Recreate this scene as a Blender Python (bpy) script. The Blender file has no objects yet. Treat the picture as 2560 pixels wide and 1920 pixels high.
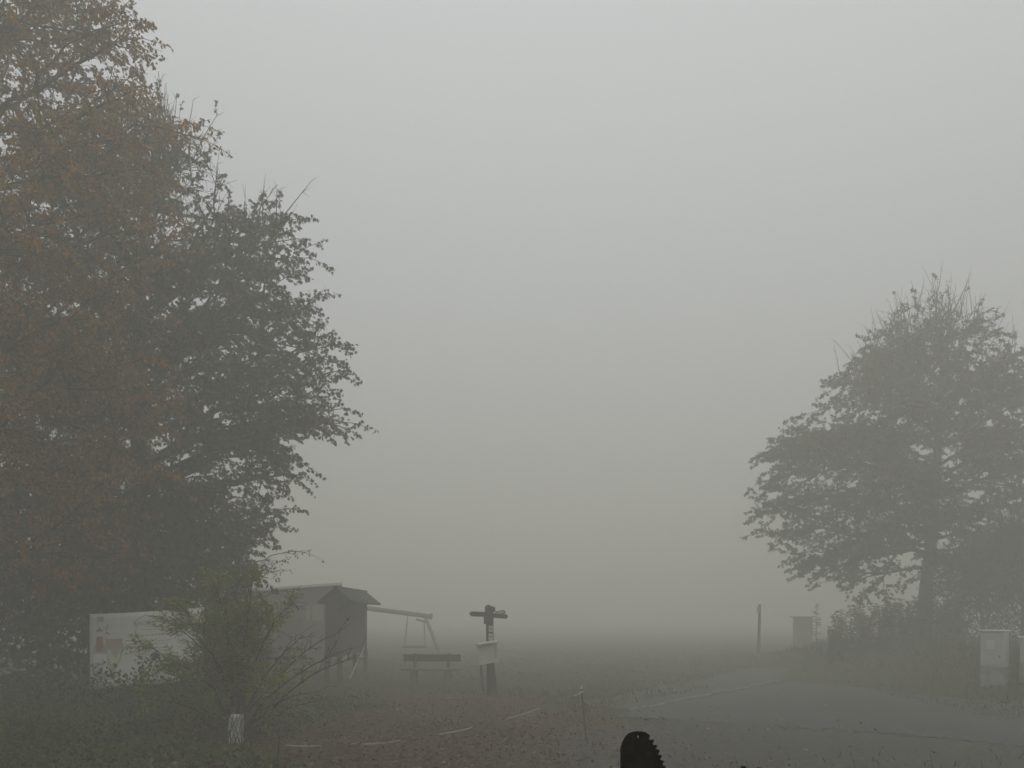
import bpy, bmesh, math, random
import numpy as np
from mathutils import Vector, Matrix

R = math.radians
scene = bpy.context.scene
COL = scene.collection
random.seed(7)

# ------------------------------------------------------------------ camera, world, sun, exposure
CAMH = 2.3
cam_data = bpy.data.cameras.new('camera')
cam = bpy.data.objects.new('camera', cam_data)
COL.objects.link(cam)
cam.location = (0, 0, CAMH)
cam.rotation_euler = (R(90), 0, 0)
cam_data.sensor_width = 36.0
cam_data.lens = 28.125
cam_data.shift_y = 573 / 2560
cam_data.clip_start = 0.05
cam_data.clip_end = 3000
scene.camera = cam

SUN_ELEV, SUN_AZ = R(40), R(165)
world = bpy.data.worlds.new('World')
scene.world = world
world.use_nodes = True
wn, wl = world.node_tree.nodes, world.node_tree.links
wn.clear()
sky = wn.new('ShaderNodeTexSky')
sky.sky_type = 'NISHITA'
sky.sun_disc = False
sky.sun_elevation = SUN_ELEV
sky.sun_rotation = SUN_AZ
sky.dust_density = 6.0
hs = wn.new('ShaderNodeHueSaturation'); hs.inputs['Saturation'].default_value = 0.25
tc = wn.new('ShaderNodeTexCoord')
sep = wn.new('ShaderNodeSeparateXYZ')
mr = wn.new('ShaderNodeMapRange')          # evenly overcast sky: darker towards the horizon all round
mr.inputs['From Min'].default_value = 0.0; mr.inputs['From Max'].default_value = 1.0
mr.inputs['To Min'].default_value = 0.42; mr.inputs['To Max'].default_value = 1.0
ov = wn.new('ShaderNodeVectorMath'); ov.operation = 'SCALE'
ov.inputs[0].default_value = (8.0, 8.25, 8.4)
mixw = wn.new('ShaderNodeMix'); mixw.data_type = 'RGBA'
mixw.inputs[0].default_value = 0.93
bg = wn.new('ShaderNodeBackground'); bg.inputs['Strength'].default_value = 0.13
wo = wn.new('ShaderNodeOutputWorld')
wl.new(sky.outputs[0], hs.inputs['Color'])
wl.new(tc.outputs['Generated'], sep.inputs[0])
wl.new(sep.outputs['Z'], mr.inputs['Value'])
wl.new(mr.outputs[0], ov.inputs['Scale'])
wl.new(hs.outputs[0], mixw.inputs[6])
wl.new(ov.outputs[0], mixw.inputs[7])
wl.new(mixw.outputs[2], bg.inputs['Color'])
wl.new(bg.outputs[0], wo.inputs['Surface'])

sun_data = bpy.data.lights.new('sun', 'SUN')
sun_data.energy = 0.5
sun_data.angle = R(40)
sun_data.color = (1.0, 0.97, 0.92)
sun = bpy.data.objects.new('sun', sun_data)
COL.objects.link(sun)
sd = Vector((math.sin(SUN_AZ) * math.cos(SUN_ELEV), math.cos(SUN_AZ) * math.cos(SUN_ELEV), math.sin(SUN_ELEV)))
sun.rotation_euler = sd.to_track_quat('Z', 'Y').to_euler()
sun.location = (0, 0, 60)

vs = scene.view_settings
vs.view_transform = 'Standard'; vs.look = 'None'; vs.gamma = 1.0; vs.use_curve_mapping = False
vs.exposure = 0.0
scene.render.engine = 'CYCLES'
cy = scene.cycles
cy.max_bounces = 8; cy.diffuse_bounces = 3; cy.glossy_bounces = 2; cy.transparent_max_bounces = 8
cy.volume_bounces = 4
cy.use_denoising = True
try:
    cy.denoiser = 'OPENIMAGEDENOISE'
    cy.denoising_prefilter = 'ACCURATE'
except Exception:
    pass
HAZE_DENSITY = 0.0245

# ------------------------------------------------------------------ helpers
F = 2000.0
def P(px, py, d):
    """world point whose distance ahead is d and which shows at a photo pixel (layout measuring only)"""
    return Vector(((px - 1280) / F * d, d, CAMH - (py - 1533) / F * d))
def X(px, d): return (px - 1280) / F * d
def Z(py, d): return CAMH - (py - 1533) / F * d

def S(t):
    t = np.clip(t, 0.0, 1.0)
    return t * t * (3 - 2 * t)
def H(x, y):
    x = np.asarray(x, float); y = np.asarray(y, float)
    bank = 1.0 * S((x - 10.3) / 4.5) * S((y - 15) / 9) * (1 - S((y - 35) / 9))
    left = 0.22 * S((-x - 4.0) / 4) * S((y - 9) / 4) * (1 - S((y - 26) / 12))
    und = 0.035 * np.sin(x * 0.9 + 1.3) * np.sin(y * 0.7) * S((y - 20) / 8) + 0.02 * np.sin(x * 2.3 + y * 1.1)
    return bank + left + und * (1 - S((y - 80) / 60))
def h(x, y): return float(H(x, y))

def tag(o, label=None, cat=None, group=None, kind=None):
    if label: o['label'] = label
    if cat: o['category'] = cat
    if group: o['group'] = group
    if kind: o['kind'] = kind
    return o
def empty(name, loc=(0, 0, 0), rz=0.0):
    o = bpy.data.objects.new(name, None)
    COL.objects.link(o)
    o.location = loc; o.rotation_euler = (0, 0, rz)
    o.empty_display_size = 0.1
    return o
def link_mesh(name, me, mat=None, parent=None):
    o = bpy.data.objects.new(name, me)
    COL.objects.link(o)
    if mat is not None and not me.materials: me.materials.append(mat)
    if parent is not None: o.parent = parent
    return o

class MB:
    def __init__(s): s.v = []; s.f = []
    def add(s, verts, faces):
        b = len(s.v)
        s.v.extend([tuple(map(float, p)) for p in verts])
        s.f.extend([tuple(b + i for i in f) for f in faces])
        return s
    def box(s, x0, x1, y0, y1, z0, z1, m=None):
        vv = [Vector((x, y, z)) for z in (z0, z1) for y in (y0, y1) for x in (x0, x1)]
        if m is not None: vv = [m @ p for p in vv]
        return s.add(vv, [(0, 2, 3, 1), (4, 5, 7, 6), (0, 1, 5, 4), (2, 6, 7, 3), (0, 4, 6, 2), (1, 3, 7, 5)])
    def bevbox(s, x0, x1, y0, y1, z0, z1, b=0.02, m=None):
        bm = bmesh.new()
        bmesh.ops.create_cube(bm, size=1)
        for v in bm.verts:
            v.co = Vector(((x0 + x1) / 2 + v.co.x * (x1 - x0), (y0 + y1) / 2 + v.co.y * (y1 - y0), (z0 + z1) / 2 + v.co.z * (z1 - z0)))
        bmesh.ops.bevel(bm, geom=list(bm.edges), offset=b, segments=1, affect='EDGES')
        bm.verts.index_update()
        vv = [(m @ v.co) if m is not None else v.co.copy() for v in bm.verts]
        s.add(vv, [tuple(v.index for v in f.verts) for f in bm.faces])
        bm.free()
        return s
    def tube(s, pts, rad, sides=6, cap=True):
        pts = np.asarray(pts, float); n = len(pts)
        tan = np.gradient(pts, axis=0)
        tan /= (np.linalg.norm(tan, axis=1, keepdims=True) + 1e-9)
        ref = np.array([0, 0, 1.0]) if abs(tan[0][2]) < 0.9 else np.array([1.0, 0, 0])
        u = np.cross(tan, ref); u /= (np.linalg.norm(u, axis=1, keepdims=True) + 1e-9)
        w = np.cross(tan, u)
        a = np.linspace(0, 2 * math.pi, sides, endpoint=False)
        ring = (np.cos(a)[None, :, None] * u[:, None, :] + np.sin(a)[None, :, None] * w[:, None, :]) * np.asarray(rad, float)[:, None, None]
        vv = (pts[:, None, :] + ring).reshape(-1, 3)
        b = len(s.v)
        s.v.extend(map(tuple, vv.tolist()))
        for i in range(n - 1):
            for j in range(sides):
                k = (j + 1) % sides
                s.f.append((b + i * sides + j, b + i * sides + k, b + (i + 1) * sides + k, b + (i + 1) * sides + j))
        if cap and sides > 2:
            s.f.append(tuple(b + j for j in reversed(range(sides))))
            s.f.append(tuple(b + (n - 1) * sides + j for j in range(sides)))
        return s
    def mesh(s, name, smooth=False):
        me = bpy.data.meshes.new(name)
        me.from_pydata(s.v, [], s.f)
        me.update()
        if smooth: me.polygons.foreach_set('use_smooth', [True] * len(me.polygons))
        return me
    def build(s, name, mat, parent=None, smooth=False):
        return link_mesh(name, s.mesh(name, smooth), mat, parent)

def tri_mesh(name, verts, tris):
    me = bpy.data.meshes.new(name)
    nv, nt = len(verts), len(tris)
    me.vertices.add(nv); me.vertices.foreach_set('co', np.asarray(verts, np.float32).ravel())
    me.loops.add(nt * 3); me.loops.foreach_set('vertex_index', np.asarray(tris, np.int32).ravel())
    me.polygons.add(nt); me.polygons.foreach_set('loop_start', np.arange(0, nt * 3, 3, dtype=np.int32))
    me.update(calc_edges=True)
    return me

# ------------------------------------------------------------------ materials
def mat(name, c1, c2=None, scale=8.0, rough=0.8, bump=0.0, detail=6.0, stretch=None, spec=0.3):
    m = bpy.data.materials.new(name); m.use_nodes = True
    nt = m.node_tree; b = nt.nodes['Principled BSDF']
    b.inputs['Roughness'].default_value = rough
    b.inputs['Specular IOR Level'].default_value = spec
    c2 = c2 or tuple(min(1, v * 0.6) for v in c1)
    t = nt.nodes.new('ShaderNodeTexCoord'); mp = nt.nodes.new('ShaderNodeMapping')
    if stretch: mp.inputs['Scale'].default_value = stretch
    n = nt.nodes.new('ShaderNodeTexNoise'); n.inputs['Scale'].default_value = scale; n.inputs['Detail'].default_value = detail
    n.inputs['Roughness'].default_value = 0.65
    r = nt.nodes.new('ShaderNodeValToRGB')
    r.color_ramp.elements[0].position = 0.32; r.color_ramp.elements[1].position = 0.68
    r.color_ramp.elements[0].color = (*c2, 1); r.color_ramp.elements[1].color = (*c1, 1)
    nt.links.new(t.outputs['Object'], mp.inputs[0]); nt.links.new(mp.outputs[0], n.inputs['Vector'])
    nt.links.new(n.outputs['Fac'], r.inputs[0]); nt.links.new(r.outputs[0], b.inputs['Base Color'])
    if bump:
        bp = nt.nodes.new('ShaderNodeBump'); bp.inputs['Strength'].default_value = bump; bp.inputs['Distance'].default_value = 0.02
        nt.links.new(n.outputs['Fac'], bp.inputs['Height']); nt.links.new(bp.outputs[0], b.inputs['Normal'])
    return m

def leaf_mat(name, cols, patch=0.35, rough=0.55, trans=0.25):
    """colour differs from leaf to leaf, with slow drifts from bough to bough"""
    m = bpy.data.materials.new(name); m.use_nodes = True
    nt = m.node_tree; b = nt.nodes['Principled BSDF']; out = nt.nodes['Material Output']
    b.inputs['Roughness'].default_value = rough
    b.inputs['Specular IOR Level'].default_value = 0.3
    g = nt.nodes.new('ShaderNodeNewGeometry'); t = nt.nodes.new('ShaderNodeTexCoord')
    n = nt.nodes.new('ShaderNodeTexNoise'); n.inputs['Scale'].default_value = 0.55; n.inputs['Detail'].default_value = 2
    a = nt.nodes.new('ShaderNodeMath'); a.operation = 'MULTIPLY_ADD'
    a.inputs[1].default_value = 1.0 - patch
    mu = nt.nodes.new('ShaderNodeMapRange')
    mu.inputs['From Min'].default_value = 0.3; mu.inputs['From Max'].default_value = 0.7; mu.inputs['To Max'].default_value = patch
    r = nt.nodes.new('ShaderNodeValToRGB')
    while len(r.color_ramp.elements) < len(cols): r.color_ramp.elements.new(0.5)
    for e, (p, c) in zip(r.color_ramp.elements, cols): e.position = p; e.color = (*c, 1)
    nt.links.new(t.outputs['Object'], n.inputs['Vector']); nt.links.new(n.outputs['Fac'], mu.inputs['Value'])
    nt.links.new(g.outputs['Random Per Island'], a.inputs[0]); nt.links.new(mu.outputs[0], a.inputs[2])
    nt.links.new(a.outputs[0], r.inputs[0]); nt.links.new(r.outputs[0], b.inputs['Base Color'])
    if trans:
        tr = nt.nodes.new('ShaderNodeBsdfTranslucent'); mx = nt.nodes.new('ShaderNodeMixShader'); mx.inputs[0].default_value = trans
        nt.links.new(r.outputs[0], tr.inputs['Color'])
        nt.links.new(b.outputs[0], mx.inputs[1]); nt.links.new(tr.outputs[0], mx.inputs[2]); nt.links.new(mx.outputs[0], out.inputs['Surface'])
    return m

M = {}
M['bark'] = mat('bark', (0.075, 0.062, 0.05), (0.03, 0.026, 0.022), 6, 0.9, 0.6, stretch=(1, 1, 0.25))
M['twig'] = mat('twig', (0.06, 0.05, 0.042), (0.03, 0.026, 0.022), 9, 0.85)
M['redtwig'] = mat('red_twig', (0.085, 0.05, 0.038), (0.035, 0.025, 0.02), 9, 0.85)
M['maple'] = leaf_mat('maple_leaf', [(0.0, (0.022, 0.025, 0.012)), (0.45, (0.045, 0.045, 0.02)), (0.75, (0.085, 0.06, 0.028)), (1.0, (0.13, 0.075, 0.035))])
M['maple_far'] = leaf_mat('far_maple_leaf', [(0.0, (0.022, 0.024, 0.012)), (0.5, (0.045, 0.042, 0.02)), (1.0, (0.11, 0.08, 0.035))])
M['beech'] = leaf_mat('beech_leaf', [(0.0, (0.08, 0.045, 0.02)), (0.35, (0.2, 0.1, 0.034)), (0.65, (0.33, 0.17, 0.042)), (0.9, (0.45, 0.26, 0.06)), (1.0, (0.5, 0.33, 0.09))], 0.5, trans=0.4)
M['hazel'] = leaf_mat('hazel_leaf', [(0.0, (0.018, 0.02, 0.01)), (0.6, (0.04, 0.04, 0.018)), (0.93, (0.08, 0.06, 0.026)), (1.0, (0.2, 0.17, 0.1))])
M['elder'] = leaf_mat('elder_leaf', [(0.0, (0.1, 0.125, 0.016)), (0.5, (0.2, 0.225, 0.03)), (0.85, (0.28, 0.28, 0.045)), (1.0, (0.42, 0.37, 0.1))])
M['dry'] = leaf_mat('reddish_leaf', [(0.0, (0.06, 0.03, 0.02)), (0.5, (0.14, 0.06, 0.035)), (1.0, (0.16, 0.12, 0.04))])
M['ivy'] = leaf_mat('ground_cover_leaf', [(0.0, (0.018, 0.034, 0.003)), (0.5, (0.04, 0.07, 0.005)), (0.9, (0.085, 0.12, 0.01)), (0.985, (0.1, 0.12, 0.03)), (1.0, (0.6, 0.56, 0.45))], 0.3, 0.4)  # last, palest stop paints wet glints as the colour of a few leaves
M['grass'] = leaf_mat('grass_blade', [(0.0, (0.03, 0.04, 0.014)), (0.5, (0.06, 0.068, 0.024)), (0.85, (0.1, 0.09, 0.038)), (1.0, (0.16, 0.13, 0.07))])
M['weed'] = leaf_mat('weed_leaf', [(0.0, (0.05, 0.042, 0.022)), (0.6, (0.1, 0.075, 0.038)), (1.0, (0.15, 0.12, 0.06))])
M['fallen'] = leaf_mat('fallen_leaf', [(0.0, (0.05, 0.03, 0.018)), (0.5, (0.12, 0.065, 0.035)), (0.85, (0.2, 0.12, 0.06)), (0.96, (0.34, 0.25, 0.14)), (1.0, (0.5, 0.42, 0.3))], 0.2)
M['timber'] = mat('dark_timber', (0.07, 0.055, 0.042), (0.03, 0.025, 0.02), 5, 0.85, 0.3, stretch=(6, 6, 0.5))
M['brown_timber'] = mat('brown_timber', (0.14, 0.105, 0.078), (0.075, 0.055, 0.042), 5, 0.85, 0.3, stretch=(6, 6, 0.5))
M['log'] = mat('peeled_log', (0.3, 0.26, 0.2), (0.18, 0.155, 0.12), 4, 0.8, 0.2, stretch=(0.6, 5, 5))
M['pale_metal'] = mat('pale_metal', (0.62, 0.62, 0.6), (0.48, 0.48, 0.46), 5, 0.45)
M['pale_wood'] = mat('pale_wood', (0.55, 0.52, 0.45), (0.4, 0.38, 0.33), 6, 0.7)
M['roof_felt'] = mat('roof_felt', (0.05, 0.047, 0.043), (0.03, 0.028, 0.026), 12, 0.9, 0.3)
M['tarp'] = mat('white_banner', (0.72, 0.72, 0.69), (0.6, 0.6, 0.57), 2.2, 0.5)
M['paper'] = mat('notice_paper', (0.5, 0.5, 0.45), (0.4, 0.4, 0.36), 5, 0.7)
M['ink'] = mat('dark_print', (0.12, 0.115, 0.11), (0.16, 0.155, 0.15), 9, 0.7)
M['greyink'] = mat('grey_print', (0.36, 0.36, 0.35), (0.42, 0.42, 0.41), 9, 0.7)
M['black'] = mat('black_mark', (0.05, 0.05, 0.05), (0.04, 0.04, 0.04), 9, 0.7)
M['red'] = mat('red_print', (0.4, 0.17, 0.14), (0.33, 0.14, 0.12), 5, 0.6)
M['bottle'] = mat('bottle_print', (0.36, 0.34, 0.3), (0.45, 0.43, 0.39), 3, 0.6)
M['beer'] = mat('beer_print', (0.58, 0.55, 0.38), (0.6, 0.58, 0.46), 3, 0.6)
M['amber'] = mat('amber_print', (0.42, 0.28, 0.19), (0.48, 0.38, 0.24), 3, 0.6)
M['cabinet'] = mat('grey_cabinet', (0.46, 0.47, 0.455), (0.37, 0.375, 0.36), 3, 0.5, 0.05)
M['plinth'] = mat('cabinet_plinth', (0.36, 0.36, 0.34), (0.15, 0.15, 0.14), 4, 0.8)
M['sticker'] = mat('pale_sticker', (0.58, 0.58, 0.54), (0.5, 0.5, 0.46), 3, 0.5)
M['steel'] = mat('old_saw_steel', (0.12, 0.108, 0.09), (0.06, 0.052, 0.042), 14, 0.7, 0.1)
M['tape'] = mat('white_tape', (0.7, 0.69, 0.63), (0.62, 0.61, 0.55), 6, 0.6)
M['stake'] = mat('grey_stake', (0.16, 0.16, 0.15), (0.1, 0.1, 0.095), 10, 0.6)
M['stone'] = mat('pale_stone', (0.55, 0.55, 0.5), (0.36, 0.37, 0.32), 7, 0.85, 0.4)
M['pebble'] = mat('pebble', (0.17, 0.165, 0.15), (0.09, 0.088, 0.08), 6, 0.85, 0.3)
M['kerb'] = mat('kerb_stone', (0.22, 0.215, 0.2), (0.13, 0.125, 0.115), 6, 0.85, 0.3)
M['asphalt'] = mat('wet_asphalt', (0.062, 0.061, 0.056), (0.042, 0.042, 0.038), 2.5, 0.66, 0.1, 12)
M['path'] = mat('gravel_path', (0.098, 0.093, 0.08), (0.055, 0.052, 0.044), 4, 0.9, 0.4, 12)
M['net'] = mat('swing_rope', (0.1, 0.1, 0.095), (0.07, 0.07, 0.066), 10, 0.9)

def ground_material():
    m = bpy.data.materials.new('meadow_ground'); m.use_nodes = True
    nt = m.node_tree; L = nt.links.new; N = nt.nodes.new
    b = nt.nodes['Principled BSDF']; b.inputs['Roughness'].default_value = 0.9; b.inputs['Specular IOR Level'].default_value = 0.2
    t = N('ShaderNodeTexCoord'); sp = N('ShaderNodeSeparateXYZ'); L(t.outputs['Object'], sp.inputs[0])
    def noise(s, d=6):
        n = N('ShaderNodeTexNoise'); n.inputs['Scale'].default_value = s; n.inputs['Detail'].default_value = d
        n.inputs['Roughness'].default_value = 0.65; L(t.outputs['Object'], n.inputs['Vector']); return n
    def ramp(src, p0, p1, c0, c1):
        r = N('ShaderNodeValToRGB'); r.color_ramp.elements[0].position = p0; r.color_ramp.elements[1].position = p1
        r.color_ramp.elements[0].color = (*c0, 1); r.color_ramp.elements[1].color = (*c1, 1); L(src, r.inputs[0]); return r
    def mix(f, a, c):
        x = N('ShaderNodeMix'); x.data_type = 'RGBA'; L(f, x.inputs[0]); L(a, x.inputs[6]); L(c, x.inputs[7]); return x.outputs[2]
    n1, n2, n3 = noise(0.5, 8), noise(9, 10), noise(1.1, 6)
    grass = ramp(n2.outputs['Fac'], 0.3, 0.7, (0.022, 0.026, 0.009), (0.06, 0.06, 0.024))
    litter = ramp(n2.outputs['Fac'], 0.3, 0.7, (0.035, 0.02, 0.012), (0.12, 0.066, 0.038))
    gravel = ramp(n2.outputs['Fac'], 0.3, 0.7, (0.045, 0.043, 0.037), (0.11, 0.105, 0.092))
    def blob(cx, cy, rx, ry, edge):
        def axis(o, c, r):
            s = N('ShaderNodeMath'); s.operation = 'SUBTRACT'; L(o, s.inputs[0]); s.inputs[1].default_value = c
            d = N('ShaderNodeMath'); d.operation = 'DIVIDE'; L(s.outputs[0], d.inputs[0]); d.inputs[1].default_value = r
            q = N('ShaderNodeMath'); q.operation = 'MULTIPLY'; L(d.outputs[0], q.inputs[0]); L(d.outputs[0], q.inputs[1]); return q
        a, c = axis(sp.outputs['X'], cx, rx), axis(sp.outputs['Y'], cy, ry)
        s = N('ShaderNodeMath'); s.operation = 'ADD'; L(a.outputs[0], s.inputs[0]); L(c.outputs[0], s.inputs[1])
        k = N('ShaderNodeMath'); k.operation = 'MULTIPLY_ADD'; L(n3.outputs['Fac'], k.inputs[0]); k.inputs[1].default_value = 1.6; L(s.outputs[0], k.inputs[2])
        r = N('ShaderNodeMapRange'); L(k.outputs[0], r.inputs['Value'])
        r.inputs['From Min'].default_value = 1.8 + edge; r.inputs['From Max'].default_value = 1.8 - edge
        return r.outputs[0]
    c = mix(blob(-2.4, 15.5, 4.6, 7.5, 0.35), grass.outputs[0], litter.outputs[0])
    c = mix(blob(7.5, 12.0, 7.6, 6.2, 0.3), c, gravel.outputs[0])
    L(c, b.inputs['Base Color'])
    bp = N('ShaderNodeBump'); bp.inputs['Strength'].default_value = 0.6; bp.inputs['Distance'].default_value = 0.05
    L(n2.outputs['Fac'], bp.inputs['Height']); L(bp.outputs[0], b.inputs['Normal'])
    return m
M['ground'] = ground_material()

# ------------------------------------------------------------------ the setting
def make_ground():
    xs = np.concatenate([np.linspace(-420, -34, 22), np.linspace(-32, 40, 145), np.linspace(42, 420, 22)])
    ys = np.concatenate([np.linspace(-30, 6, 10), np.linspace(6.5, 60, 108), np.linspace(62, 420, 45)])
    gx, gy = np.meshgrid(xs, ys)
    gz = H(gx, gy)
    v = np.stack([gx, gy, gz], -1).reshape(-1, 3)
    nx, ny = len(xs), len(ys)
    i = np.arange(nx * ny).reshape(ny, nx)
    a, b, c, d = i[:-1, :-1].ravel(), i[:-1, 1:].ravel(), i[1:, 1:].ravel(), i[1:, :-1].ravel()
    tris = np.concatenate([np.stack([a, b, c], 1), np.stack([a, c, d], 1)])
    me = tri_mesh('ground', v, tris)
    me.polygons.foreach_set('use_smooth', [True] * len(me.polygons))
    o = link_mesh('ground', me, M['ground'])
    tag(o, 'foggy meadow ground with leaf litter and gravel in front', 'ground', kind='structure')
make_ground()

def ribbon_sheet(name, left, right, mtl, lift, nx=10):
    """a sheet between two polylines, laid a little above the ground"""
    n = 60
    def res(pl):
        pl = np.asarray(pl, float); s = np.r_[0, np.cumsum(np.linalg.norm(np.diff(pl, axis=0), axis=1))]
        t = np.linspace(0, s[-1], n); return np.stack([np.interp(t, s, pl[:, 0]), np.interp(t, s, pl[:, 1])], 1)
    a, b = res(left), res(right)
    k = np.linspace(0, 1, nx)[None, :, None]
    g = a[:, None] * (1 - k) + b[:, None] * k
    rg = np.random.RandomState(len(name))
    g[:, 0] += rg.normal(0, 0.03, (n, 2)); g[:, -1] += rg.normal(0, 0.03, (n, 2))
    z = H(g[..., 0], g[..., 1]) + lift
    v = np.concatenate([g, z[..., None]], -1).reshape(-1, 3)
    i = np.arange(n * nx).reshape(n, nx)
    q = [i[:-1, :-1].ravel(), i[:-1, 1:].ravel(), i[1:, 1:].ravel(), i[1:, :-1].ravel()]
    tris = np.concatenate([np.stack([q[0], q[1], q[2]], 1), np.stack([q[0], q[2], q[3]], 1)])
    return link_mesh(name, tri_mesh(name, v, tris), mtl)
road = ribbon_sheet('road', [(2.3, 17.7), (5.5, 16.2), (8.9, 13.9), (14, 11.5), (22, 9.0)],
                    [(2.6, 18.4), (9.2, 27.0), (10.6, 24.0), (11.8, 19.5), (22, 15.0)], M['asphalt'], 0.013, 14)
tag(road, 'dark damp asphalt drive', 'road', kind='structure')
path = ribbon_sheet('path', [(1.5, 20.2), (7.6, 29.3), (9.4, 33)], [(2.7, 18.9), (9.0, 27.4), (11.2, 32.2)], M['path'], 0.009, 6)
tag(path, 'gravel path leading up past the asphalt into the fog', 'path', kind='structure')

def make_kerb():
    root = empty('kerb', (0, 0, 0)); tag(root, 'flush row of pale kerb stones between path and asphalt', 'kerb', kind='structure')
    a, b = Vector((2.72, 18.7)), Vector((9.15, 27.25))
    n = 11; st = (b - a) / n; ang = math.atan2(st.y, st.x); ln = st.length
    me = MB().bevbox(-ln / 2 + 0.012, ln / 2 - 0.012, -0.06, 0.06, -0.12, 0.045, 0.012).mesh('kerb_stone')
    rg = random.Random(3)
    for i in range(n):
        c = a + st * (i + 0.5)
        o = link_mesh('kerb_stone', me, M['kerb'], root)
        o.location = (c.x, c.y, h(c.x, c.y) + 0.005 + rg.uniform(-0.012, 0.012))
        o.rotation_euler = (rg.uniform(-.02, .02), rg.uniform(-.012, .012), ang + rg.uniform(-.012, .012))
make_kerb()

def make_inn():
    root = empty('unseen_inn', (-2.0, -6.5, 0)); tag(root, 'unseen dark timber inn behind the camera, added and sized to shade the near ground', 'building')
    L, D, e, r = 14.0, 5.6, 7.4, 12.0  # unseen building at the viewpoint, added and heightened to darken the near fog
    MB().box(-L, L, -D, D, -.3, e).build('wall', M['timber'], root)
    for sg in (-1, 1):
        p = [(-L - .6, 0, r), (L + .6, 0, r), (L + .6, sg * (D + .75), e - .35), (-L - .6, sg * (D + .75), e - .35)]
        q = [(a, b, c + .14) for a, b, c in p]
        MB().add(p + q, [(0, 1, 2, 3), (7, 6, 5, 4), (0, 4, 5, 1), (1, 5, 6, 2), (2, 6, 7, 3), (3, 7, 4, 0)]).build('roof_slope', M['roof_felt'], root)
    for sx in (-L, L):
        MB().add([(sx - .05, -D, e), (sx - .05, D, e), (sx - .05, 0, r - .05), (sx + .05, -D, e), (sx + .05, D, e), (sx + .05, 0, r - .05)], [(0, 1, 2), (5, 4, 3), (0, 3, 4, 1), (1, 4, 5, 2), (2, 5, 3, 0)]).build('gable', M['timber'], root)
    for z0 in (.9, 3.7):
        for k in range(6):
            x = -10.5 + k * 4.2
            w = MB().bevbox(x - .6, x + .6, D - .05, D + .03, z0, z0 + 1.3, .01).build('window', M['pale_wood'], root)
            MB().box(x - .5, x + .5, D + .031, D + .036, z0 + .1, z0 + 1.2).build('pane', M['black'], w)
make_inn()

# ------------------------------------------------------------------ foliage machinery
def leaf_template(kind):
    if kind == 'maple':
        o = [(0, 0), (.42, .06), (.26, .3), (.56, .62), (.2, .58), (0, 1.0), (-.2, .58), (-.56, .62), (-.26, .3), (-.42, .06)]
        t = [(0, 1, 2), (0, 2, 8), (0, 8, 9), (2, 3, 4), (2, 4, 6), (2, 6, 8), (4, 5, 6), (6, 7, 8)]
    elif kind == 'lobed':
        o = [(0, 0), (.5, .35), (.16, .5), (0, 1.0), (-.16, .5), (-.5, .35)]
        t = [(0, 1, 2), (0, 2, 4), (0, 4, 5), (2, 3, 4)]
    elif kind == 'oval':
        o = [(0, 0), (.26, .28), (.26, .62), (0, 1.0), (-.26, .62), (-.26, .28)]
        t = [(0, 1, 5), (1, 2, 4), (1, 4, 5), (2, 3, 4)]
    elif kind == 'lance':
        o = [(0, 0), (.14, .38), (0, 1.0), (-.14, .38)]
        t = [(0, 1, 3), (1, 2, 3)]
    v = [(x, y, -0.28 * abs(x) - 0.12 * y * y) for x, y in o]
    return np.array(v), np.array(t)
TPL = {k: leaf_template(k) for k in ('maple', 'lobed', 'oval', 'lance')}

def unit(a): return a / (np.linalg.norm(a, axis=-1, keepdims=True) + 1e-9)
def leaves(name, pos, axis, normal, size, kind, mtl, parent=None):
    tv, tt = TPL[kind]
    ya = unit(axis); xa = unit(np.cross(ya, normal)); za = np.cross(xa, ya)
    n = len(pos)
    v = pos[:, None] + size[:, None, None] * (tv[None, :, 0:1] * xa[:, None] + tv[None, :, 1:2] * ya[:, None] + tv[None, :, 2:3] * za[:, None])
    tris = tt[None] + (np.arange(n) * len(tv))[:, None, None]
    return link_mesh(name, tri_mesh(name, v.reshape(-1, 3), tris.reshape(-1, 3)), mtl, parent)

def bez(p0, p1, p2, n):
    t = np.linspace(0, 1, n)[:, None]
    return (1 - t) ** 2 * p0 + 2 * t * (1 - t) * p1 + t * t * p2

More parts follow.
